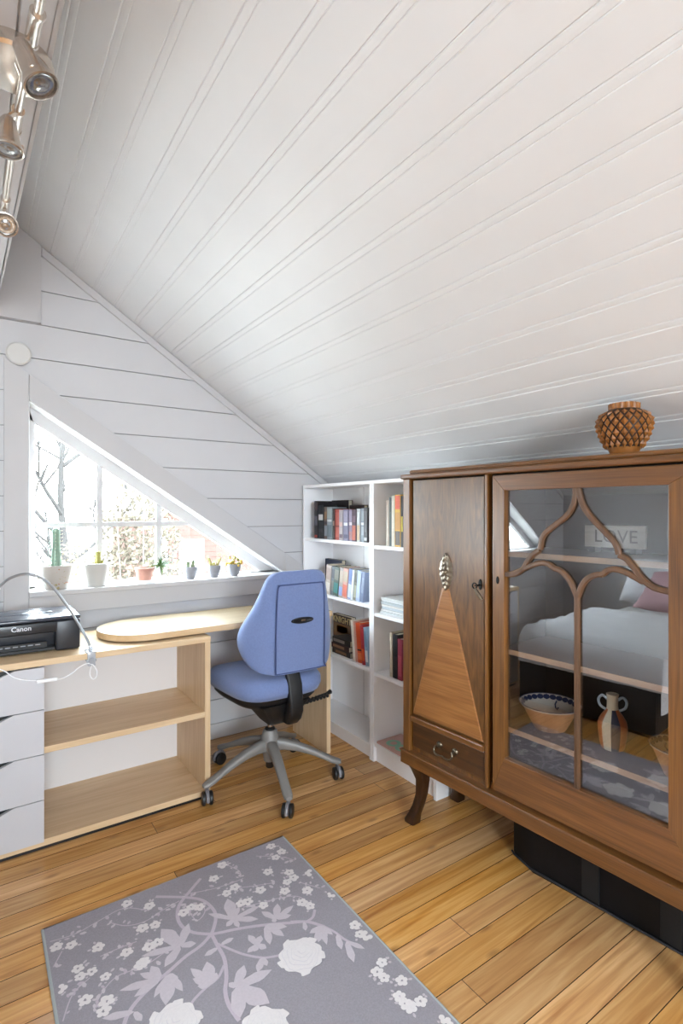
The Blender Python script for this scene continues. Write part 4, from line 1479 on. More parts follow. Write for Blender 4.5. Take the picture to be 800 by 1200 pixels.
def potted(name, label, x, y, prof, potmat, soil_r, soil_z, rmod=None, group='potted plants on the window sill'):
    t = thing(name, label, 'plant', (x, y, SZ), group=group)
    inner = [(r - 0.0045, z) for r, z in reversed(prof[-2:])] + [(soil_r * 0.95, soil_z - 0.004), (0.0, soil_z - 0.004)]
    b = MB().lathe([(0.0, SZ)] + [(r, SZ + z) for r, z in prof] + [(r, SZ + z) for r, z in inner], (x, y, 0), 40, rmod=rmod)
    pot = b.build('pot', potmat, t, smooth=50)
    b = MB()
    ring = [[(x + soil_r * f * math.cos(a), y + soil_r * f * math.sin(a), SZ + soil_z + 0.0025 * math.sin(5 * a + 9 * f)) for a in [q * math.pi / 12 for q in range(24)]] for f in (1.0, 0.6, 0.05)]
    b.surf(ring, closed=True, cap=False)
    b.face([b.bm.verts.new(p) for p in ring[2]])
    b.build('soil', soil, t)
    return t, pot


ceram = mat('cream_ceramic', '#b3aca4', 0.3, coat=0.2)
t, pot = potted('potted_cactus', 'tall green column cactus in a cream pot with printed flowers', 0.331, 3.003, [(0.046, 0.0), (0.052, 0.006), (0.064, 0.045), (0.071, 0.09), (0.074, 0.118), (0.0735, 0.122), (0.071, 0.122)], ceram, 0.066, 0.112)
b = MB()
rnd = random.Random(4)
for k in range(26):
    a = math.radians(-75 + rnd.gauss(0, 20))
    h = 0.06 + rnd.gauss(0, 0.026)
    h = min(max(h, 0.012), 0.112)
    r = 0.0515 + (0.0735 - 0.0515) * min(1, (h / 0.118)) ** 0.8 + 0.0012
    c = Vector((0.331 + r * math.cos(a), 3.003 + r * math.sin(a), SZ + h))
    tx = Vector((-math.sin(a), math.cos(a), 0))
    s = rnd.uniform(0.003, 0.0065)
    b.poly([c + tx * s * math.cos(q) + Vector((0, 0, 1)) * s * math.sin(q) * (1 + 0.3 * math.cos(5 * q)) for q in [w * math.pi / 5 for w in range(10)]], mi=k % 3)
b.build('flower_print', [mat('print_rust', '#a5674f', 0.4), mat('print_olive', '#9a8a5c', 0.4), mat('print_rose', '#c49080', 0.4)], pot, smooth=0)


def column(t, x, y, z0, r, h, ribs=8, tilt=(0, 0), m=None, name='cactus'):
    b = MB()
    rows = []
    for i in range(13):
        f = i / 12
        rr = r * (0.86 + 0.14 * math.sin(3.1 * f * 2 + 0.6)) * (1.0 if f < 0.88 else math.sqrt(max(0.02, 1 - ((f - 0.88) / 0.12) ** 2)))
        rows.append([(x + tilt[0] * f + rr * (1 + 0.14 * math.cos(ribs * a)) * math.cos(a), y + tilt[1] * f + rr * (1 + 0.14 * math.cos(ribs * a)) * math.sin(a), z0 + h * f) for a in [q * 2 * math.pi / 48 for q in range(48)]])
    b.surf(rows, closed=True, cap=True)
    c = b.build(name, m or cactus_g, t, smooth=60)
    b = MB()
    for q in range(ribs):
        a = 2 * math.pi * q / ribs
        for i in range(max(3, int(h / 0.018))):
            f = (i + 0.5) / max(3, int(h / 0.018))
            p = Vector((x + tilt[0] * f + r * 1.1 * math.cos(a), y + tilt[1] * f + r * 1.1 * math.sin(a), z0 + h * f * 0.95))
            for s in (-0.5, 0.5):
                b.tube([p, p + Vector((math.cos(a + s), math.sin(a + s), 0.4)) * r * 0.32], [0.0008, 0.0003], 4)
    b.build('spines', spine_m, c, smooth=0)
    return c


column(t, 0.330, 3.003, SZ + 0.108, 0.021, 0.202, 7)
ribw = mat('ribbed_white_ceramic', '#b6b3ae', 0.3, coat=0.2)
pr_ = [(0.050, 0.0), (0.052, 0.004)]
for k in range(9):
    z = 0.006 + 0.0125 * k
    pr_ += [(0.0525 + 0.00135 * k + 0.0016, z + 0.006), (0.0525 + 0.00135 * k, z + 0.0122)]
pr_ += [(0.0655, 0.121), (0.063, 0.122)]
t, pot = potted('potted_cactus', 'short yellowish cactus in a ribbed white pot', 0.514, 3.005, pr_, ribw, 0.059, 0.114)
column(t, 0.523, 3.004, SZ + 0.112, 0.015, 0.072, 6, m=mat('yellow_green_cactus', '#9a9347', 0.6, var=0.2, vscale=50))
b = MB()
for dx, dy, h in ((-0.024, -0.03, 0.016), (0.026, -0.012, 0.022), (-0.03, 0.01, 0.012)):
    b.lathe([(0.0, 0.0), (0.008, 0.003), (0.009, h * 0.6), (0.005, h), (0.0, h + 0.001)], (0.514 + dx, 3.005 + dy, SZ + 0.112), 10)
b.build('offshoot', MATS['yellow_green_cactus'], t)
# terracotta pot standing in a white dish, with a spiky rosette leaning over its rim
t, pot = potted('potted_aloe', 'spiky bright green aloe hanging over a terracotta pot', 0.757, 3.005, [(0.032, 0.0), (0.034, 0.004), (0.046, 0.062), (0.049, 0.064), (0.051, 0.082), (0.047, 0.083)], mat('terracotta', '#b58474', 0.7, var=0.12, vscale=40), 0.043, 0.074)
b = MB().lathe([(0.0, 0.001), (0.044, 0.001), (0.054, 0.004), (0.057, 0.020), (0.0555, 0.020), (0.052, 0.006), (0.036, 0.0035)], (0.757, 3.005, SZ - 0.001), 36)
b.build('saucer', mat('white_saucer', '#eeeef0', 0.25), t)
b = MB()
cx, cy, cz = 0.838, 2.985, SZ + 0.094
b.tube(smoothpts([(0.772, 3.0, SZ + 0.074), (0.795, 2.995, SZ + 0.088), (0.82, 2.988, SZ + 0.092), (cx, cy, cz)], 4), [0.006 - 0.0002 * q for q in range(13)], 7)
b.build('stem', mat('aloe_stem', '#7d7a4a', 0.7), t)
b = MB()
rnd = random.Random(11)
for k in range(34):
    d = Vector((rnd.gauss(0, 1), rnd.gauss(0, 0.8), rnd.gauss(0.15, 0.9))).normalized()
    ln = rnd.uniform(0.050, 0.072)
    sd = d.cross(Vector((0, 0, 1))).normalized() if abs(d.z) < 0.95 else Vector((1, 0, 0))
    c0 = Vector((cx, cy, cz))
    rows = []
    for i in range(6):
        f = i / 5
        p = c0 + d * ln * f + Vector((0, 0, -0.012 * f * f))
        w = 0.0070 * (1 - f) ** 0.7 + 0.0003
        rows.append([p - sd * w, p + Vector((0, 0, -w * 0.6)), p + sd * w, p + Vector((0, 0, w * 0.6))])
    b.surf(rows, closed=True, cap=True)
b.build('leaves', mat('aloe_green', '#3a5a1d', 0.5, var=0.2, vscale=40), t, smooth=50)
cupm = mat('grey_ribbed_cup', '#8b8a8f', 0.4, var=0.1, vscale=30)


def cup(label, x):
    rm = lambda a, i: 1.0 + (0.025 * math.cos(22 * a) if 2 <= i <= 6 else 0)
    return potted('potted_succulent', label, x, 2.995, [(0.018, 0.0), (0.021, 0.003), (0.030, 0.020), (0.037, 0.042), (0.0395, 0.060), (0.039, 0.070), (0.0385, 0.074), (0.036, 0.074)], cupm, 0.034, 0.064, rm)[0]


t = cup('little grey green succulent in the ribbed cup nearest the aloe', 1.008)
for dx, dy, r, h in ((-0.012, 0.0, 0.009, 0.042), (0.008, -0.008, 0.010, 0.050), (0.018, 0.01, 0.008, 0.036), (-0.004, 0.014, 0.008, 0.040)):
    column(t, 1.008 + dx, 2.995 + dy, SZ + 0.062, r, h, 6, (dx * 0.5, 0), mat('grey_green_cactus', '#7f8a68', 0.6, var=0.15, vscale=60))
t = cup('succulent with two splayed fingers in the middle ribbed cup', 1.148)
for dx, dy, r, h, tx in ((-0.012, 0.0, 0.009, 0.056, -0.022), (0.012, -0.004, 0.009, 0.056, 0.026), (0.0, 0.006, 0.011, 0.030, 0.0), (-0.02, -0.01, 0.006, 0.02, -0.008)):
    column(t, 1.148 + dx, 2.995 + dy, SZ + 0.062, r, h, 6, (tx, 0), mat('yellow_olive_cactus', '#a39a5a', 0.6, var=0.2, vscale=60))
t = cup('bushy yellow succulent in the ribbed cup nearest the blue chair', 1.273)
b = MB()
rnd = random.Random(2)
for k in range(26):
    d = Vector((rnd.gauss(0, 0.7), rnd.gauss(0, 0.6), abs(rnd.gauss(0.8, 0.5)))).normalized()
    p = Vector((1.273, 2.995, SZ + 0.066)) + d * rnd.uniform(0.012, 0.052)
    M = Vector((0, 0, 1)).rotation_difference(d).to_matrix().to_4x4()
    b.lathe([(0.0, -0.006), (0.006, -0.003), (0.0085, 0.003), (0.005, 0.010), (0.0, 0.013)], p, 8, M=M, mi=k % 2)
b.build('leaves', [mat('succulent_yellow', '#c2a140', 0.55), mat('succulent_olive', '#96914a', 0.55)], t)

# ------------------------------------------------------------------ spotlight rail under the ridge beam
nick = mat('brushed_nickel', '#d0c6bc', 0.27, metal=0.95, var=0.08, vscale=30)
sp = thing('spotlight_rail', 'brushed nickel spotlight rail with tilted heads under the ridge beam', 'light', (0.062, 1.282, 2.25))
b = MB().lathe([(0.0, 2.2495), (0.074, 2.2495), (0.0755, 2.246), (0.0755, 2.226), (0.070, 2.220), (0.0, 2.2175)], (0.062, 1.282, 0), 48)
b.lathe([(0.0, 2.218), (0.006, 2.2165), (0.006, 2.213), (0.0, 2.212)], (0.030, 1.285, 0), 14)
b.build('ceiling_plate', nick, sp, smooth=40)
b = MB()
RZ = 2.196
RAIL = ((0.62, 0.098), (1.085, 0.090), (1.155, 0.0845), (1.365, 0.076), (1.44, 0.074), (1.775, 0.068), (1.862, 0.068))


def rail_x(y):
    for (y0, x0), (y1, x1) in zip(RAIL, RAIL[1:]):
        if y <= y1:
            return x0 + (x1 - x0) * (y - y0) / (y1 - y0)
    return 0.068


b.tube([(0.098, 0.62, RZ), (0.090, 1.085, RZ)], 0.0085, 14)
b.tube([(0.088, 1.075, RZ), (0.0845, 1.155, RZ)], [0.012, 0.012], 14)
b.tube([(0.0845, 1.150, RZ), (0.076, 1.365, RZ)], 0.0085, 14)
b.tube([(0.076, 1.362, RZ), (0.074, 1.440, RZ)], [0.012, 0.012], 14)
b.tube([(0.074, 1.436, RZ), (0.068, 1.775, RZ)], 0.0085, 14)
b.tube([(0.068, 1.770, RZ), (0.068, 1.862, RZ)], [0.012, 0.011], 14)
for y in (1.078, 1.152, 1.365, 1.438, 1.772):
    b.tube([(rail_x(y), y - 0.003, RZ), (rail_x(y), y + 0.003, RZ)], 0.0132, 14)
b.tube([(0.072, 1.255, 2.22), (0.080, 1.25, RZ)], 0.009, 10)
b.build('rail', nick, sp)
bulbg = mat('spot_bulb_glass', '#a8a6a4', 0.15, metal=0.75, var=0.4, vscale=90)
for p0, p1 in (((0.066, 1.135, 2.172), (0.099, 1.118, 2.098)), ((0.057, 1.362, 2.168), (0.056, 1.356, 2.096)), ((0.067, 1.805, 2.150), (0.0665, 1.730, 2.104)), ((0.10, 0.72, 2.165), (0.07, 0.70, 2.095))):
    p0, p1 = Vector(p0), Vector(p1)
    d = (p1 - p0).normalized()
    L_ = (p1 - p0).length
    M = Vector((0, 0, 1)).rotation_difference(d).to_matrix().to_4x4()
    b = MB().lathe([(0.0, -0.006), (0.010, -0.004), (0.015, 0.004), (0.021, L_ * 0.45), (0.026, L_ * 0.78), (0.030, L_ * 0.86), (0.0315, L_ * 0.92), (0.0315, L_), (0.0285, L_ + 0.001), (0.0275, L_ - 0.006), (0.0, L_ - 0.007)], p0, 32, M=M)
    for q in range(3):
        a = 2.1 * q
        c = M @ Vector((0.027 * math.cos(a), 0.027 * math.sin(a), L_ * 0.82))
        b.lathe([(0.0, -0.003), (0.005, -0.002), (0.005, 0.002), (0.0, 0.003)], p0 + c, 8, M=M)
    h = b.build('lamp_head', nick, sp, smooth=45)
    b = MB().lathe([(0.0272, L_ - 0.005), (0.024, L_ - 0.0015), (0.016, L_ - 0.0035), (0.010, L_ - 0.001), (0.0, L_ + 0.001)], p0, 24, M=M)
    b.build('bulb', bulbg, h, smooth=60)
    b = MB().tube([p0 + Vector((0, 0, 0.004)), Vector((rail_x(p0.y), p0.y + 0.004, RZ))], 0.006, 8)
    b.build('swivel', nick, h)

# ------------------------------------------------------------------ vase on the cabinet
vc = cabpt(0.875, 0.085, 1.489)
vs = thing('vase', 'round carved brown vase of overlapping scales on top of the oak cabinet', 'vase', vc)
v_brown = mat('carved_wood_amber', '#8f5822', 0.45, var=0.3, vscale=45)
v_dark = mat('dark_scale_edge', '#2a170c', 0.6)
b = MB().lathe([(0.0, 0.0), (0.037, 0.0), (0.040, 0.006), (0.047, 0.024), (0.044, 0.026)], vc, 40)
b.build('base', v_brown, vs)


def vr(z):   # body radius by height
    pts_ = ((0.022, 0.047), (0.045, 0.059), (0.070, 0.069), (0.095, 0.0735), (0.115, 0.070), (0.130, 0.057), (0.138, 0.043))
    for (z0, r0), (z1, r1) in zip(pts_, pts_[1:]):
        if z <= z1:
            return r0 + (r1 - r0) * (z - z0) / (z1 - z0)
    return pts_[-1][1]


b = MB().lathe([(vr(z), z) for z in (0.022, 0.035, 0.045, 0.06, 0.07, 0.082, 0.095, 0.105, 0.115, 0.124, 0.130, 0.138)], vc, 48)
body = b.build('body', v_dark, vs)
b = MB()
NS = 19
rowsz = [0.030, 0.046, 0.062, 0.078, 0.094, 0.110, 0.125]
for i, zc in enumerate(rowsz):
    for j in range(NS):
        a = 2 * math.pi * (j + 0.5 * (i % 2)) / NS
        da = math.pi / NS * 0.80
        hz = 0.0125 if i < 6 else 0.009
        def q(aa, zz, out):
            r = vr(min(max(zz, 0.022), 0.137)) + out
            return (vc.x + r * math.cos(aa), vc.y + r * math.sin(aa), vc.z + zz)
        L4 = [q(a, zc + hz, 0.002), q(a - da, zc, 0.002), q(a, zc - hz, 0.003), q(a + da, zc, 0.002)]
        apex = q(a, zc - 0.002, 0.010)
        vv = [b.bm.verts.new(p) for p in L4]
        va = b.bm.verts.new(apex)
        for k in range(4):
            b.face([vv[k], vv[(k + 1) % 4], va])
b.build('scales', v_brown, body, smooth=0)
b = MB().lathe([(0.042, 0.134), (0.043, 0.140), (0.043, 0.156), (0.039, 0.157), (0.037, 0.140), (0.0, 0.136)], vc, 60, rmod=lambda a, i: 1 + 0.035 * (1 if math.cos(20 * a) > 0 else -1) if i in (1, 2) else 1)
b.build('neck', v_brown, vs, smooth=20)

# ------------------------------------------------------------------ crockery behind the glass
SHZ = 0.5453
jc = cabpt(0.802, 0.165, SHZ)
jg = thing('jug', 'little striped ceramic jug with two handles behind the cabinet glass', 'jug', jc)
jm = [mat('glaze_orange', '#c4703f', 0.3, coat=0.4), mat('glaze_cream', '#dccdb4', 0.3, coat=0.4), mat('glaze_navy', '#1e2540', 0.3, coat=0.4)]
NJ = 48
caml = math.atan2(-jc.y, -jc.x)


def jf(i, j):
    a = (2 * math.pi * (j + 0.5) / NJ - caml + math.pi) % (2 * math.pi) - math.pi     # 0 = towards the middle of the room
    d = math.degrees(a)
    d = (d + 180) % 360 - 180
    for lo_, hi_, m in ((-42, -8, 1), (-8, 35, 2), (-95, -42, 0), (35, 95, 0), (95, 140, 2), (140, 181, 1), (-181, -95, 1)):
        if lo_ <= d < hi_:
            return m
    return 0


jp = [(0.0, 0.0), (0.032, 0.0), (0.035, 0.003), (0.039, 0.02), (0.043, 0.05), (0.0445, 0.075), (0.041, 0.092), (0.030, 0.110), (0.021, 0.122), (0.018, 0.128)]
b = MB().lathe(jp, jc, NJ, fn=jf)
b.build('body', jm, jg, smooth=50)
b = MB().lathe([(0.018, 0.126), (0.0165, 0.14), (0.0168, 0.165), (0.019, 0.176), (0.0165, 0.177), (0.014, 0.165), (0.012, 0.13), (0.0, 0.128)], jc, 32)
b.build('neck', jm[1], jg)
ax = Vector((jc.y, -jc.x, 0)).normalized()
for s in (-1, 1):
    b = MB().tube(smoothpts([jc + ax * s * 0.016 + Vector((0, 0, 0.158)), jc + ax * s * 0.030 + Vector((0, 0, 0.168)), jc + ax * s * 0.041 + Vector((0, 0, 0.154)), jc + ax * s * 0.036 + Vector((0, 0, 0.134)), jc + ax * s * 0.020 + Vector((0, 0, 0.124))], 5), 0.0042, 8)
    b.build('handle', mat('glaze_pale_blue', '#aebfcc', 0.3, coat=0.4), jg)


def bowl(label, c, R, H, seed):
    t = thing('bowl', label, 'bowl', c, group='pottery bowls behind the cabinet glass')
    b = MB().lathe([(0.0, 0.0), (R * 0.50, 0.0), (R * 0.53, 0.004), (R * 0.70, H * 0.42), (R * 0.86, H * 0.80), (R * 0.97, H * 0.94)], c, 48, caps=False)
    b.build('outside', mat('bare_terracotta', '#c08a62', 0.6, var=0.12, vscale=30), t)
    b = MB().lathe([(R * 0.97, H * 0.935), (R, H), (R * 0.955, H * 0.99), (R * 0.82, H * 0.76), (R * 0.66, H * 0.42), (R * 0.48, H * 0.12), (0.0, H * 0.10)], c, 48, caps=False)
    inn = b.build('inside', mat('cream_glaze', '#d9cfc2', 0.25, coat=0.5), t)
    b = MB()
    n = 26
    for k in range(n):
        a = 2 * math.pi * k / n
        for f0, f1, h0, h1, wd in ((0.945, 0.84, 0.975, 0.79, 0.75), ):
            ring = []
            for q in range(8):
                w = 2 * math.pi * q / 8
                f = (f0 + f1) / 2 + (f0 - f1) / 2 * math.cos(w)
                hz = (h0 + h1) / 2 + (h0 - h1) / 2 * math.cos(w) + 0.012
                aa = a + math.sin(w) * math.pi / n * (wd + 0.35)
                ring.append((c.x + R * (f - 0.004) * math.cos(aa), c.y + R * (f - 0.004) * math.sin(aa), c.z + H * hz))
            b.poly(ring)
    for k in range(3):
        a = 2.0 + 2.1 * k + seed
        pts_ = [(c.x + R * f * math.cos(a + g), c.y + R * f * math.sin(a + g), c.z + H * hh) for f, g, hh in ((0.83, 0.0, 0.79), (0.76, 0.05, 0.66), (0.70, 0.0, 0.54), (0.68, -0.08, 0.50), (0.72, -0.12, 0.58))]
        b.tube(pts_, 0.0028, 6)
    b.tube([(c.x + R * 0.985 * math.cos(q * math.pi / 24), c.y + R * 0.985 * math.sin(q * math.pi / 24), c.z + H * 1.0) for q in range(48)], 0.0016, 6, closed=True)
    b.build('blue_border', mat('cobalt_border', '#1c2a52', 0.3, coat=0.4), inn, smooth=0)
    return t


bowl('terracotta bowl with a blue scalloped border beside the striped jug', cabpt(0.586, 0.155, SHZ), 0.105, 0.088, 0.4)
bowl('blue rimmed pottery bowl partly hidden by the oak door stile', cabpt(1.012, 0.135, SHZ), 0.082, 0.088, 1.1)

# LOVE sign on the upper shelf
sg = thing('sign', 'whitewashed wooden sign lettered LOVE behind the cabinet glass', 'sign', cabpt(0.764, 0.26, 1.1735), math.atan2(-1, 0.058) + math.radians(-2))
b = MB().box(-0.104, 0.104, -0.007, 0.007, 0.018, 0.094, bev=0.002)
b.build('board', mat('whitewashed_plank', '#e6e1d9', 0.8, var=0.12, vscale=25, stretch=(0.3, 1, 4)), sg, local=True, smooth=0)
text_part('lettering', 'LOVE', 0.062, mat('faded_grey_paint', '#8b857f', 0.7), sg, Matrix.Translation((0.006, -0.0072, 0.055)) @ Matrix.Rotation(math.radians(90), 4, 'X'))
for sx in (-0.07, 0.07):
    MB().box(sx - 0.012, sx + 0.012, -0.02, 0.02, 0.0, 0.018, bev=0.002).build('foot', iron, sg, local=True, smooth=0)
# ------------------------------------------------------------------ flowered rug
STEMS = [(0.011, [(0.503, 1.851), (0.586, 1.79), (0.629, 1.743), (0.643, 1.684), (0.636, 1.645), (0.614, 1.607), (0.596, 1.588), (0.558, 1.566), (0.508, 1.553), (0.452, 1.53), (0.405, 1.512), (0.354, 1.485), (0.326, 1.46), (0.311, 1.436)]), (0.011, [(0.66, 1.852), (0.598, 1.804), (0.557, 1.767), (0.537, 1.723), (0.535, 1.676), (0.554, 1.632), (0.59, 1.598), (0.618, 1.583), (0.68, 1.562), (0.753, 1.53), (0.824, 1.492), (0.871, 1.465), (0.905, 1.418)]), (0.009, [(0.869, 1.467), (0.896, 1.472), (0.918, 1.496)]), (0.011, [(0.601, 1.59), (0.6, 1.537), (0.599, 1.482), (0.582, 1.424), (0.561, 1.381), (0.553, 1.341), (0.555, 1.303), (0.558, 1.28)]), (0.008, [(0.603, 1.544), (0.631, 1.496), (0.656, 1.459), (0.698, 1.418), (0.75, 1.397)]), (0.008, [(0.59, 1.461), (0.559, 1.431), (0.518, 1.419), (0.483, 1.404), (0.463, 1.388)]), (0.008, [(0.827, 1.496), (0.864, 1.471), (0.899, 1.429), (0.92, 1.381), (0.929, 1.342), (0.949, 1.296)]), (0.0035, [(0.177, 1.841), (0.252, 1.829), (0.321, 1.844), (0.401, 1.856), (0.468, 1.798)]), (0.0035, [(0.349, 1.82), (0.39, 1.775), (0.445, 1.759), (0.503, 1.775), (0.563, 1.786)]), (0.0035, [(0.301, 1.695), (0.355, 1.695), (0.403, 1.691)]), (0.0035, [(0.18, 1.525), (0.215, 1.603), (0.263, 1.634)]), (0.0035, [(0.183, 1.731), (0.211, 1.78)]), (0.0035, [(0.261, 1.526), (0.277, 1.56), (0.322, 1.594), (0.373, 1.592), (0.414, 1.59), (0.481, 1.609)]), (0.0035, [(0.584, 1.808), (0.658, 1.782), (0.723, 1.769), (0.785, 1.766)]), (0.0035, [(0.747, 1.734), (0.8, 1.71), (0.863, 1.686)]), (0.0035, [(0.876, 1.853), (0.954, 1.793), (0.984, 1.749)]), (0.0035, [(0.728, 1.638), (0.797, 1.62), (0.854, 1.605), (0.904, 1.576), (0.917, 1.514)]), (0.0035, [(0.574, 1.755), (0.581, 1.671), (0.617, 1.691), (0.619, 1.736)]), (0.0035, [(0.764, 1.871), (0.789, 1.811), (0.778, 1.778)]), (0.0035, [(0.944, 1.631), (0.985, 1.57)])]
LEAVES = [(0.682, 1.608, 0.7, 1.704, 0.0357), (0.682, 1.608, 0.622, 1.676, 0.0182), (0.682, 1.608, 0.747, 1.563, 0.0221), (0.682, 1.608, 0.719, 1.65, 0.0156), (0.682, 1.608, 0.778, 1.613, 0.0182), (0.682, 1.608, 0.65, 1.592, 0.0182), (0.682, 1.608, 0.682, 1.566, 0.0156), (0.507, 1.6, 0.478, 1.698, 0.0422), (0.507, 1.6, 0.557, 1.672, 0.026), (0.507, 1.6, 0.446, 1.551, 0.0273), (0.507, 1.6, 0.4, 1.627, 0.0221), (0.507, 1.6, 0.55, 1.582, 0.0221), (0.795, 1.531, 0.829, 1.589, 0.0234), (0.795, 1.531, 0.769, 1.587, 0.0195), (0.795, 1.531, 0.869, 1.551, 0.0195), (0.795, 1.531, 0.843, 1.519, 0.0182), (0.795, 1.531, 0.778, 1.528, 0.0156), (0.755, 1.526, 0.808, 1.483, 0.0234), (0.755, 1.526, 0.783, 1.455, 0.0221), (0.755, 1.526, 0.732, 1.451, 0.0221), (0.7, 1.473, 0.693, 1.522, 0.0195), (0.7, 1.473, 0.725, 1.498, 0.0195), (0.7, 1.473, 0.717, 1.445, 0.0195), (0.7, 1.473, 0.681, 1.455, 0.0182), (0.7, 1.473, 0.663, 1.463, 0.0169), (0.537, 1.422, 0.506, 1.505, 0.0234), (0.537, 1.422, 0.553, 1.5, 0.0325), (0.537, 1.422, 0.503, 1.437, 0.0208), (0.537, 1.422, 0.563, 1.449, 0.0195), (0.537, 1.422, 0.5, 1.468, 0.0221), (0.589, 1.374, 0.638, 1.428, 0.0273), (0.589, 1.374, 0.697, 1.369, 0.0299), (0.589, 1.374, 0.644, 1.279, 0.0487), (0.589, 1.374, 0.563, 1.285, 0.0357), (0.589, 1.374, 0.578, 1.398, 0.0156), (0.452, 1.521, 0.465, 1.444, 0.0195), (0.452, 1.521, 0.414, 1.429, 0.0357), (0.452, 1.521, 0.394, 1.469, 0.0195), (0.452, 1.521, 0.463, 1.48, 0.0169), (0.597, 1.529, 0.554, 1.523, 0.0169), (0.61, 1.535, 0.652, 1.537, 0.0156), (0.693, 1.422, 0.659, 1.384, 0.0195), (0.693, 1.422, 0.691, 1.388, 0.0156), (0.906, 1.419, 0.854, 1.42, 0.0182), (0.906, 1.419, 0.856, 1.376, 0.0182), (0.906, 1.419, 0.874, 1.368, 0.0182), (0.862, 1.469, 0.848, 1.436, 0.0143), (0.425, 1.519, 0.322, 1.544, 0.0234), (0.425, 1.519, 0.415, 1.576, 0.0247), (0.425, 1.519, 0.351, 1.502, 0.0234), (0.425, 1.519, 0.382, 1.569, 0.0195), (0.341, 1.457, 0.268, 1.484, 0.0208), (0.341, 1.457, 0.351, 1.42, 0.0169), (0.897, 1.425, 0.853, 1.421, 0.0156), (0.897, 1.425, 0.848, 1.381, 0.0169), (0.897, 1.425, 0.873, 1.353, 0.0169), (0.897, 1.425, 0.909, 1.375, 0.0156), (0.921, 1.369, 0.9, 1.314, 0.0182), (0.929, 1.331, 0.904, 1.256, 0.0208), (0.929, 1.331, 0.959, 1.277, 0.0156)]
BLOSSOMS = [(0.199, 1.806), (0.236, 1.788), (0.302, 1.733), (0.24, 1.685), (0.271, 1.652), (0.241, 1.653), (0.3, 1.612), (0.241, 1.566), (0.288, 1.53), (0.275, 1.504), (0.369, 1.666), (0.431, 1.734), (0.467, 1.725), (0.474, 1.818), (0.415, 1.872), (0.429, 1.649), (0.454, 1.651), (0.392, 1.597), (0.402, 1.603), (0.189, 1.64), (0.698, 1.823), (0.742, 1.741), (0.708, 1.729), (0.81, 1.678), (0.873, 1.747), (0.935, 1.701), (0.934, 1.668), (0.905, 1.661), (0.968, 1.821), (0.934, 1.803), (0.75, 1.876), (0.942, 1.585), (0.877, 1.626), (0.899, 1.546), (0.913, 1.517), (0.787, 1.607), (0.729, 1.658), (0.75, 1.652), (0.586, 1.735), (0.609, 1.719), (0.558, 1.726), (0.95, 1.873), (0.997, 1.655), (0.987, 1.367), (0.978, 1.33), (0.993, 1.314), (0.971, 1.21), (0.94, 1.193), (0.944, 1.167), (0.979, 1.132), (0.942, 1.099), (0.941, 1.074), (0.945, 1.06), (0.979, 1.056), (1.001, 1.522), (0.998, 0.984), (1.008, 0.969)]
ROSES = [(0.79, 1.365, 0.062), (0.416, 1.363, 0.062), (0.601, 1.22, 0.062)]

RX0, RX1, RY0, RY1, RT = 0.172, 1.018, 0.575, 1.906, 0.0075
rug_m = mat('mauve_grey_rug_pile', '#9a959c', 0.95, var=0.10, vscale=220, bump=0.5, bscale=500)
rug_s = mat('rug_stem_print', '#bcb0bb', 0.95, var=0.05, vscale=160)
rug_l = mat('rug_leaf_print', '#c4bbc2', 0.95, var=0.05, vscale=160)
rug_w = mat('rug_blossom_print', '#dcd6d6', 0.95, var=0.04, vscale=160)
rug_r = mat('rug_rose_shade', '#d2ccd0', 0.95, var=0.04, vscale=160)
rug = MB().prism([(RX0, RY0), (RX1, RY0), (RX1, RY1), (RX0, RY1)], 0.0, RT, 'xy', bev=0.002).build('rug', rug_m, loc=((RX0 + RX1) / 2, (RY0 + RY1) / 2, 0), smooth=0)
tag(rug, 'mauve grey rug with white roses and blossoms on the pine floor', 'rug')
b = MB().tube([(RX0, RY0, 0.004), (RX1, RY0, 0.004), (RX1, RY1, 0.004), (RX0, RY1, 0.004)], 0.0062, 8, closed=True, flat=0.75)
b.build('bound_edge', mat('rug_edge_thread', '#a9aeae', 0.9, bump=0.5, bscale=300), rug)
fl = MB()


def inside_rug(x, y):
    return RX0 + 0.008 < x < RX1 - 0.008 and RY0 + 0.008 < y < RY1 - 0.008


def ribbon(pts, w, z, mi):
    P_ = smoothpts([(x, y, 0) for x, y in pts], 6)
    rows = []
    for i, p in enumerate(P_):
        t = (P_[min(i + 1, len(P_) - 1)] - P_[max(i - 1, 0)]).normalized()
        n = Vector((-t.y, t.x, 0)) * w / 2
        rows.append([(p.x - n.x, p.y - n.y, z), (p.x + n.x, p.y + n.y, z)])
    rows = [r for r in rows if inside_rug(r[0][0], r[0][1]) and inside_rug(r[1][0], r[1][1])]
    if len(rows) > 1:
        fl.surf(rows, mi)
    return P_


def lens(bx, by, tx, ty, w, z, mi, n=7):
    d = Vector((tx - bx, ty - by))
    ln = d.length
    if ln < 1e-5:
        return
    d /= ln
    nn = Vector((-d.y, d.x))
    up, dn = [], []
    for i in range(1, n):
        f = i / n
        ww = w * (math.sin(math.pi * f ** 0.85) ** 0.8) * 0.5 * (1.1 + 0.18 * math.cos(9 * f))
        p = Vector((bx, by)) + d * ln * f
        up.append((p.x + nn.x * ww, p.y + nn.y * ww, z))
        dn.append((p.x - nn.x * ww, p.y - nn.y * ww, z))
    pts = [(bx, by, z)] + up + [(tx, ty, z)] + dn[::-1]
    if all(inside_rug(p[0], p[1]) for p in pts):
        fl.poly(pts, mi)


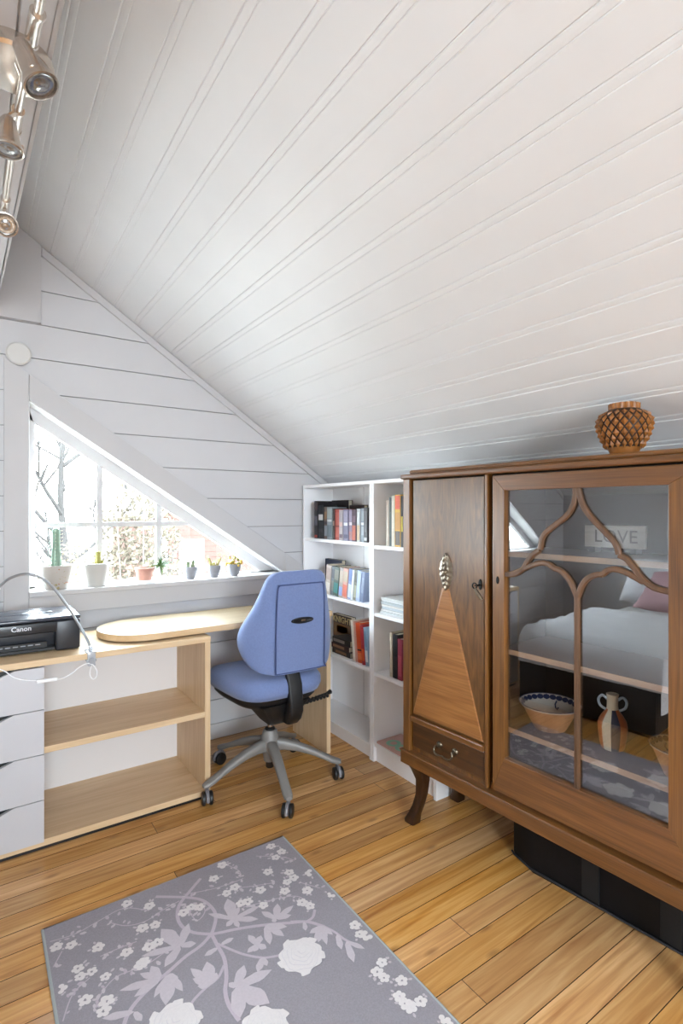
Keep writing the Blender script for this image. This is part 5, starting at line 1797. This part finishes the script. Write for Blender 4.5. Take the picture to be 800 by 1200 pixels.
def blossom(x, y, r, z, rot, rnd):
    for k in range(5):
        a = rot + 2 * math.pi * k / 5
        cx, cy = x + r * 0.58 * math.cos(a), y + r * 0.58 * math.sin(a)
        pr = r * rnd.uniform(0.40, 0.52)
        pts = [(cx + pr * math.cos(q), cy + pr * 0.9 * math.sin(q), z + 0.00002 * k) for q in [w * math.pi / 5 for w in range(10)]]
        if all(inside_rug(p[0], p[1]) for p in pts):
            fl.poly(pts, 2)


def rose(x, y, R, seed):
    rnd = random.Random(seed)
    z = RT + 0.0015
    n = 40
    lob = [rnd.uniform(0.9, 1.12) for _ in range(7)]
    def ringpts(rr, ph, k, zz, ox=0, oy=0):
        return [(x + ox + rr * (1 + 0.07 * math.cos(k * a + ph)) * math.cos(a), y + oy + rr * (1 + 0.07 * math.cos(k * a + ph)) * math.sin(a), zz) for a in [2 * math.pi * q / n for q in range(n)]]
    lay = [(R, 0.3, 7, 2, 0, 0)]
    for i, f in enumerate((0.84, 0.66, 0.50, 0.34, 0.19)):
        lay.append((R * f * 1.035, 1.1 * i, 5, 3, R * 0.04 * i, R * 0.05 * i))
        lay.append((R * f, 1.1 * i, 5, 2, R * 0.045 * i + R * 0.012, R * 0.055 * i + R * 0.012))
    for i, (rr, ph, k, mi, ox, oy) in enumerate(lay):
        pts = ringpts(rr, ph + seed, k, z + 0.00006 * i, ox, oy)
        pts = [p for p in pts if inside_rug(p[0], p[1])]
        if len(pts) > 8:
            fl.poly(pts, mi)
    for k in range(5):
        a = seed + 1.3 * k
        lens(x + R * 0.75 * math.cos(a), y + R * 0.75 * math.sin(a), x + R * 1.12 * math.cos(a + 0.25), y + R * 1.12 * math.sin(a + 0.25), R * 0.6, z - 0.00003, 2)


rnd = random.Random(21)
for si, (w, pts) in enumerate(STEMS):
    thin = w < 0.005
    P_ = ribbon(pts, w, RT + 0.0003 + 0.000012 * si, 0)
    if thin:
        for i, p in enumerate(P_):
            if rnd.random() < 0.75:
                a = rnd.uniform(0, 6.28)
                ln = rnd.uniform(0.010, 0.022)
                bx, by = p.x + rnd.gauss(0, 0.006), p.y + rnd.gauss(0, 0.006)
                lens(bx, by, bx + ln * math.cos(a), by + ln * math.sin(a), ln * 0.5, RT + 0.00056 + rnd.uniform(0, 0.0001), rnd.choice((0, 1, 1)))
for i, (bx, by, tx, ty, w) in enumerate(LEAVES):
    lens(bx, by, tx, ty, w, RT + 0.00068 + 0.000006 * i, 1)
for x, y in BLOSSOMS:
    blossom(x, y, rnd.uniform(0.0155, 0.020), RT + 0.0012 + rnd.uniform(0, 0.00015), rnd.uniform(0, 6.28), rnd)
    for k in range(3):
        a = rnd.uniform(0, 6.28)
        q = rnd.uniform(0.022, 0.034)
        lens(x + 0.018 * math.cos(a), y + 0.018 * math.sin(a), x + q * math.cos(a), y + q * math.sin(a), 0.007, RT + 0.00105 + rnd.uniform(0, 0.00008), 1)
for i, (x, y, R) in enumerate(ROSES):
    rose(x, y, R, i * 1.7 + 0.4)
# the half of the pattern nearer the camera, beyond the bottom of the photograph
for x, y, R in ((0.62, 1.02, 0.062), (0.36, 1.12, 0.055), (0.80, 0.86, 0.058), (0.45, 0.80, 0.06)):
    rose(x, y, R, x * 9)
    for k in range(4):
        a = 1.3 * k + x * 7
        for s in (-0.4, 0.1, 0.5):
            lens(x + (R + 0.01) * math.cos(a), y + (R + 0.01) * math.sin(a), x + (R + 0.075) * math.cos(a + s), y + (R + 0.075) * math.sin(a + s), 0.024, RT + 0.0005 + rnd.uniform(0, 0.0001), 1)
for k in range(40):
    x, y = rnd.uniform(RX0 + 0.05, RX1 - 0.05), rnd.uniform(RY0 + 0.04, 0.95)
    blossom(x, y, rnd.uniform(0.0155, 0.020), RT + 0.0012 + rnd.uniform(0, 0.00015), rnd.uniform(0, 6.28), rnd)
fl.build('flower_print', [rug_s, rug_l, rug_w, rug_r], rug, smooth=0)

# ------------------------------------------------------------------ bed on the far side of the room (seen reflected in the cabinet glass)
bed = thing('bed', 'low dark wooden bed along the window wall opposite the oak cabinet', 'bed', (-1.0, 1.74, 0))
bw = wood('black_brown_bed_wood', '#1b1411', '#2b201a', 'x', rough=0.5)
BX0, BX1, BY0, BY1 = -2.10, -0.14, 1.31, 2.17
b = MB()
b.box(BX0, BX1 - 0.031, BY0, BY0 + 0.03, 0.02, 0.36, bev=0.003)
b.box(BX0, BX1 - 0.031, BY1 - 0.03, BY1, 0.02, 0.33, bev=0.003)
b.box(BX1 - 0.03, BX1, BY0, BY1, 0.02, 0.33, bev=0.003)  # boards reach almost to the floor, a dark skirt standing in for underbed shade
b.box(BX0, BX1 - 0.03, BY0 + 0.03, BY1 - 0.03, 0.22, 0.25)
b.build('frame', bw, bed, smooth=0)
for x, y in ((BX0 + 0.08, BY0 + 0.08), (BX1 - 0.08, BY0 + 0.08), (BX0 + 0.08, BY1 - 0.08), (BX1 - 0.08, BY1 - 0.08)):
    MB().lathe([(0.025, 0.0), (0.035, 0.22)], (x, y, 0), 16).build('leg', bw, bed)
b = MB().box(BX0 + 0.01, BX1 - 0.14, BY0 + 0.035, BY1 - 0.035, 0.25, 0.46, bev=0.05, seg=4)
b.build('mattress', mat('pale_mattress', '#d8d6d4', 0.8, bump=0.2, bscale=40), bed, smooth=50)


def drape(name, x0, x1, y0, y1, ztop, drop_x1, drop_y0, amp, seed, m, label, cat, nx=46, ny=40):
    """cloth lying on the bed with its ends hanging over the edges x1 and y0"""
    rows = []
    for i in range(nx + 1):
        row = []
        for j in range(ny + 1):
            u = i / nx * (x1 - x0 + drop_x1)
            v = j / ny * (y1 - y0 + drop_y0)
            R_ = 0.13                                   # the foot of the bed is softly rounded
            q = u - (x1 - x0 - R_)
            if q < 0:
                x, z1 = x0 + u, 0
            elif q < R_ * math.pi / 2:
                x, z1 = x1 + 0.012 - R_ + R_ * math.sin(q / R_), -R_ * (1 - math.cos(q / R_))
            else:
                x, z1 = x1 + 0.012, -R_ - (q - R_ * math.pi / 2)
            y, z2 = (y1 - v, 0) if v < y1 - y0 else (y0 - 0.012, -(v - (y1 - y0)))
            zz = ztop + min(z1, z2)
            nz = noise.noise(Vector((x * 5 + seed, y * 5, 0.3))) * amp + noise.noise(Vector((x * 16 + seed, y * 16, z1 * 9 + z2 * 9))) * amp * 0.5
            hang = 1 if (z1 < 0 or z2 < 0) else 0
            row.append((x + (abs(nz) * 1.2 if z1 < 0 else 0), y - (abs(nz) * 1.2 if z2 < 0 else 0), zz + (nz if not hang else 0) + amp))
        rows.append(row)
    b = MB().surf(rows)
    bmesh.ops.solidify(b.bm, geom=b.bm.faces[:], thickness=-0.012)
    o = b.build(name, m, loc=((x0 + x1) / 2, (y0 + y1) / 2, ztop), smooth=60)
    return tag(o, label, cat)


drape('blanket', -1.25, -0.135, 1.295, 2.165, 0.496, 0.18, 0.36, 0.024, 2.0, mat('white_fluffy_wool', '#f0f0f4', 0.95, bump=0.9, bscale=55), 'white fluffy blanket over the foot of the bed', 'blanket')


def pillow(label, c, sx, sy, sz, rot, m):
    b = MB()
    n = 18
    for side in (1, -1):
        rows = []
        for i in range(n + 1):
            u = -1 + 2 * i / n
            row = []
            for j in range(n + 1):
                v = -1 + 2 * j / n
                h = (max(0, 1 - u ** 4) * max(0, 1 - v ** 4)) ** 0.55
                pin = 1 - 0.10 * (1 - abs(u * v)) * (abs(u) ** 6 + abs(v) ** 6) * 0.5
                row.append((u * sx / 2 * pin, v * sy / 2 * pin, side * h * sz / 2 * (1 + 0.08 * math.sin(5 * u + 3 * v))))
            rows.append(row)
        b.surf(rows)
    o = b.build('pillow', m, local=True, smooth=80)
    o.location = c
    o.rotation_euler = [math.radians(a) for a in rot]
    return tag(o, label, 'pillow', 'pillows at the head of the bed')


pillow('dusty pink pillow at the head of the bed', (-1.60, 1.62, 0.66), 0.46, 0.56, 0.15, (0, 35, 6), mat('dusty_pink_linen', '#c9a3a8', 0.9, bump=0.2, bscale=60))
pillow('white pillow beside the pink one on the bed', (-1.88, 1.84, 0.70), 0.46, 0.60, 0.15, (0, 50, -3), mat('white_linen', '#e2e2e6', 0.9, bump=0.2, bscale=60))
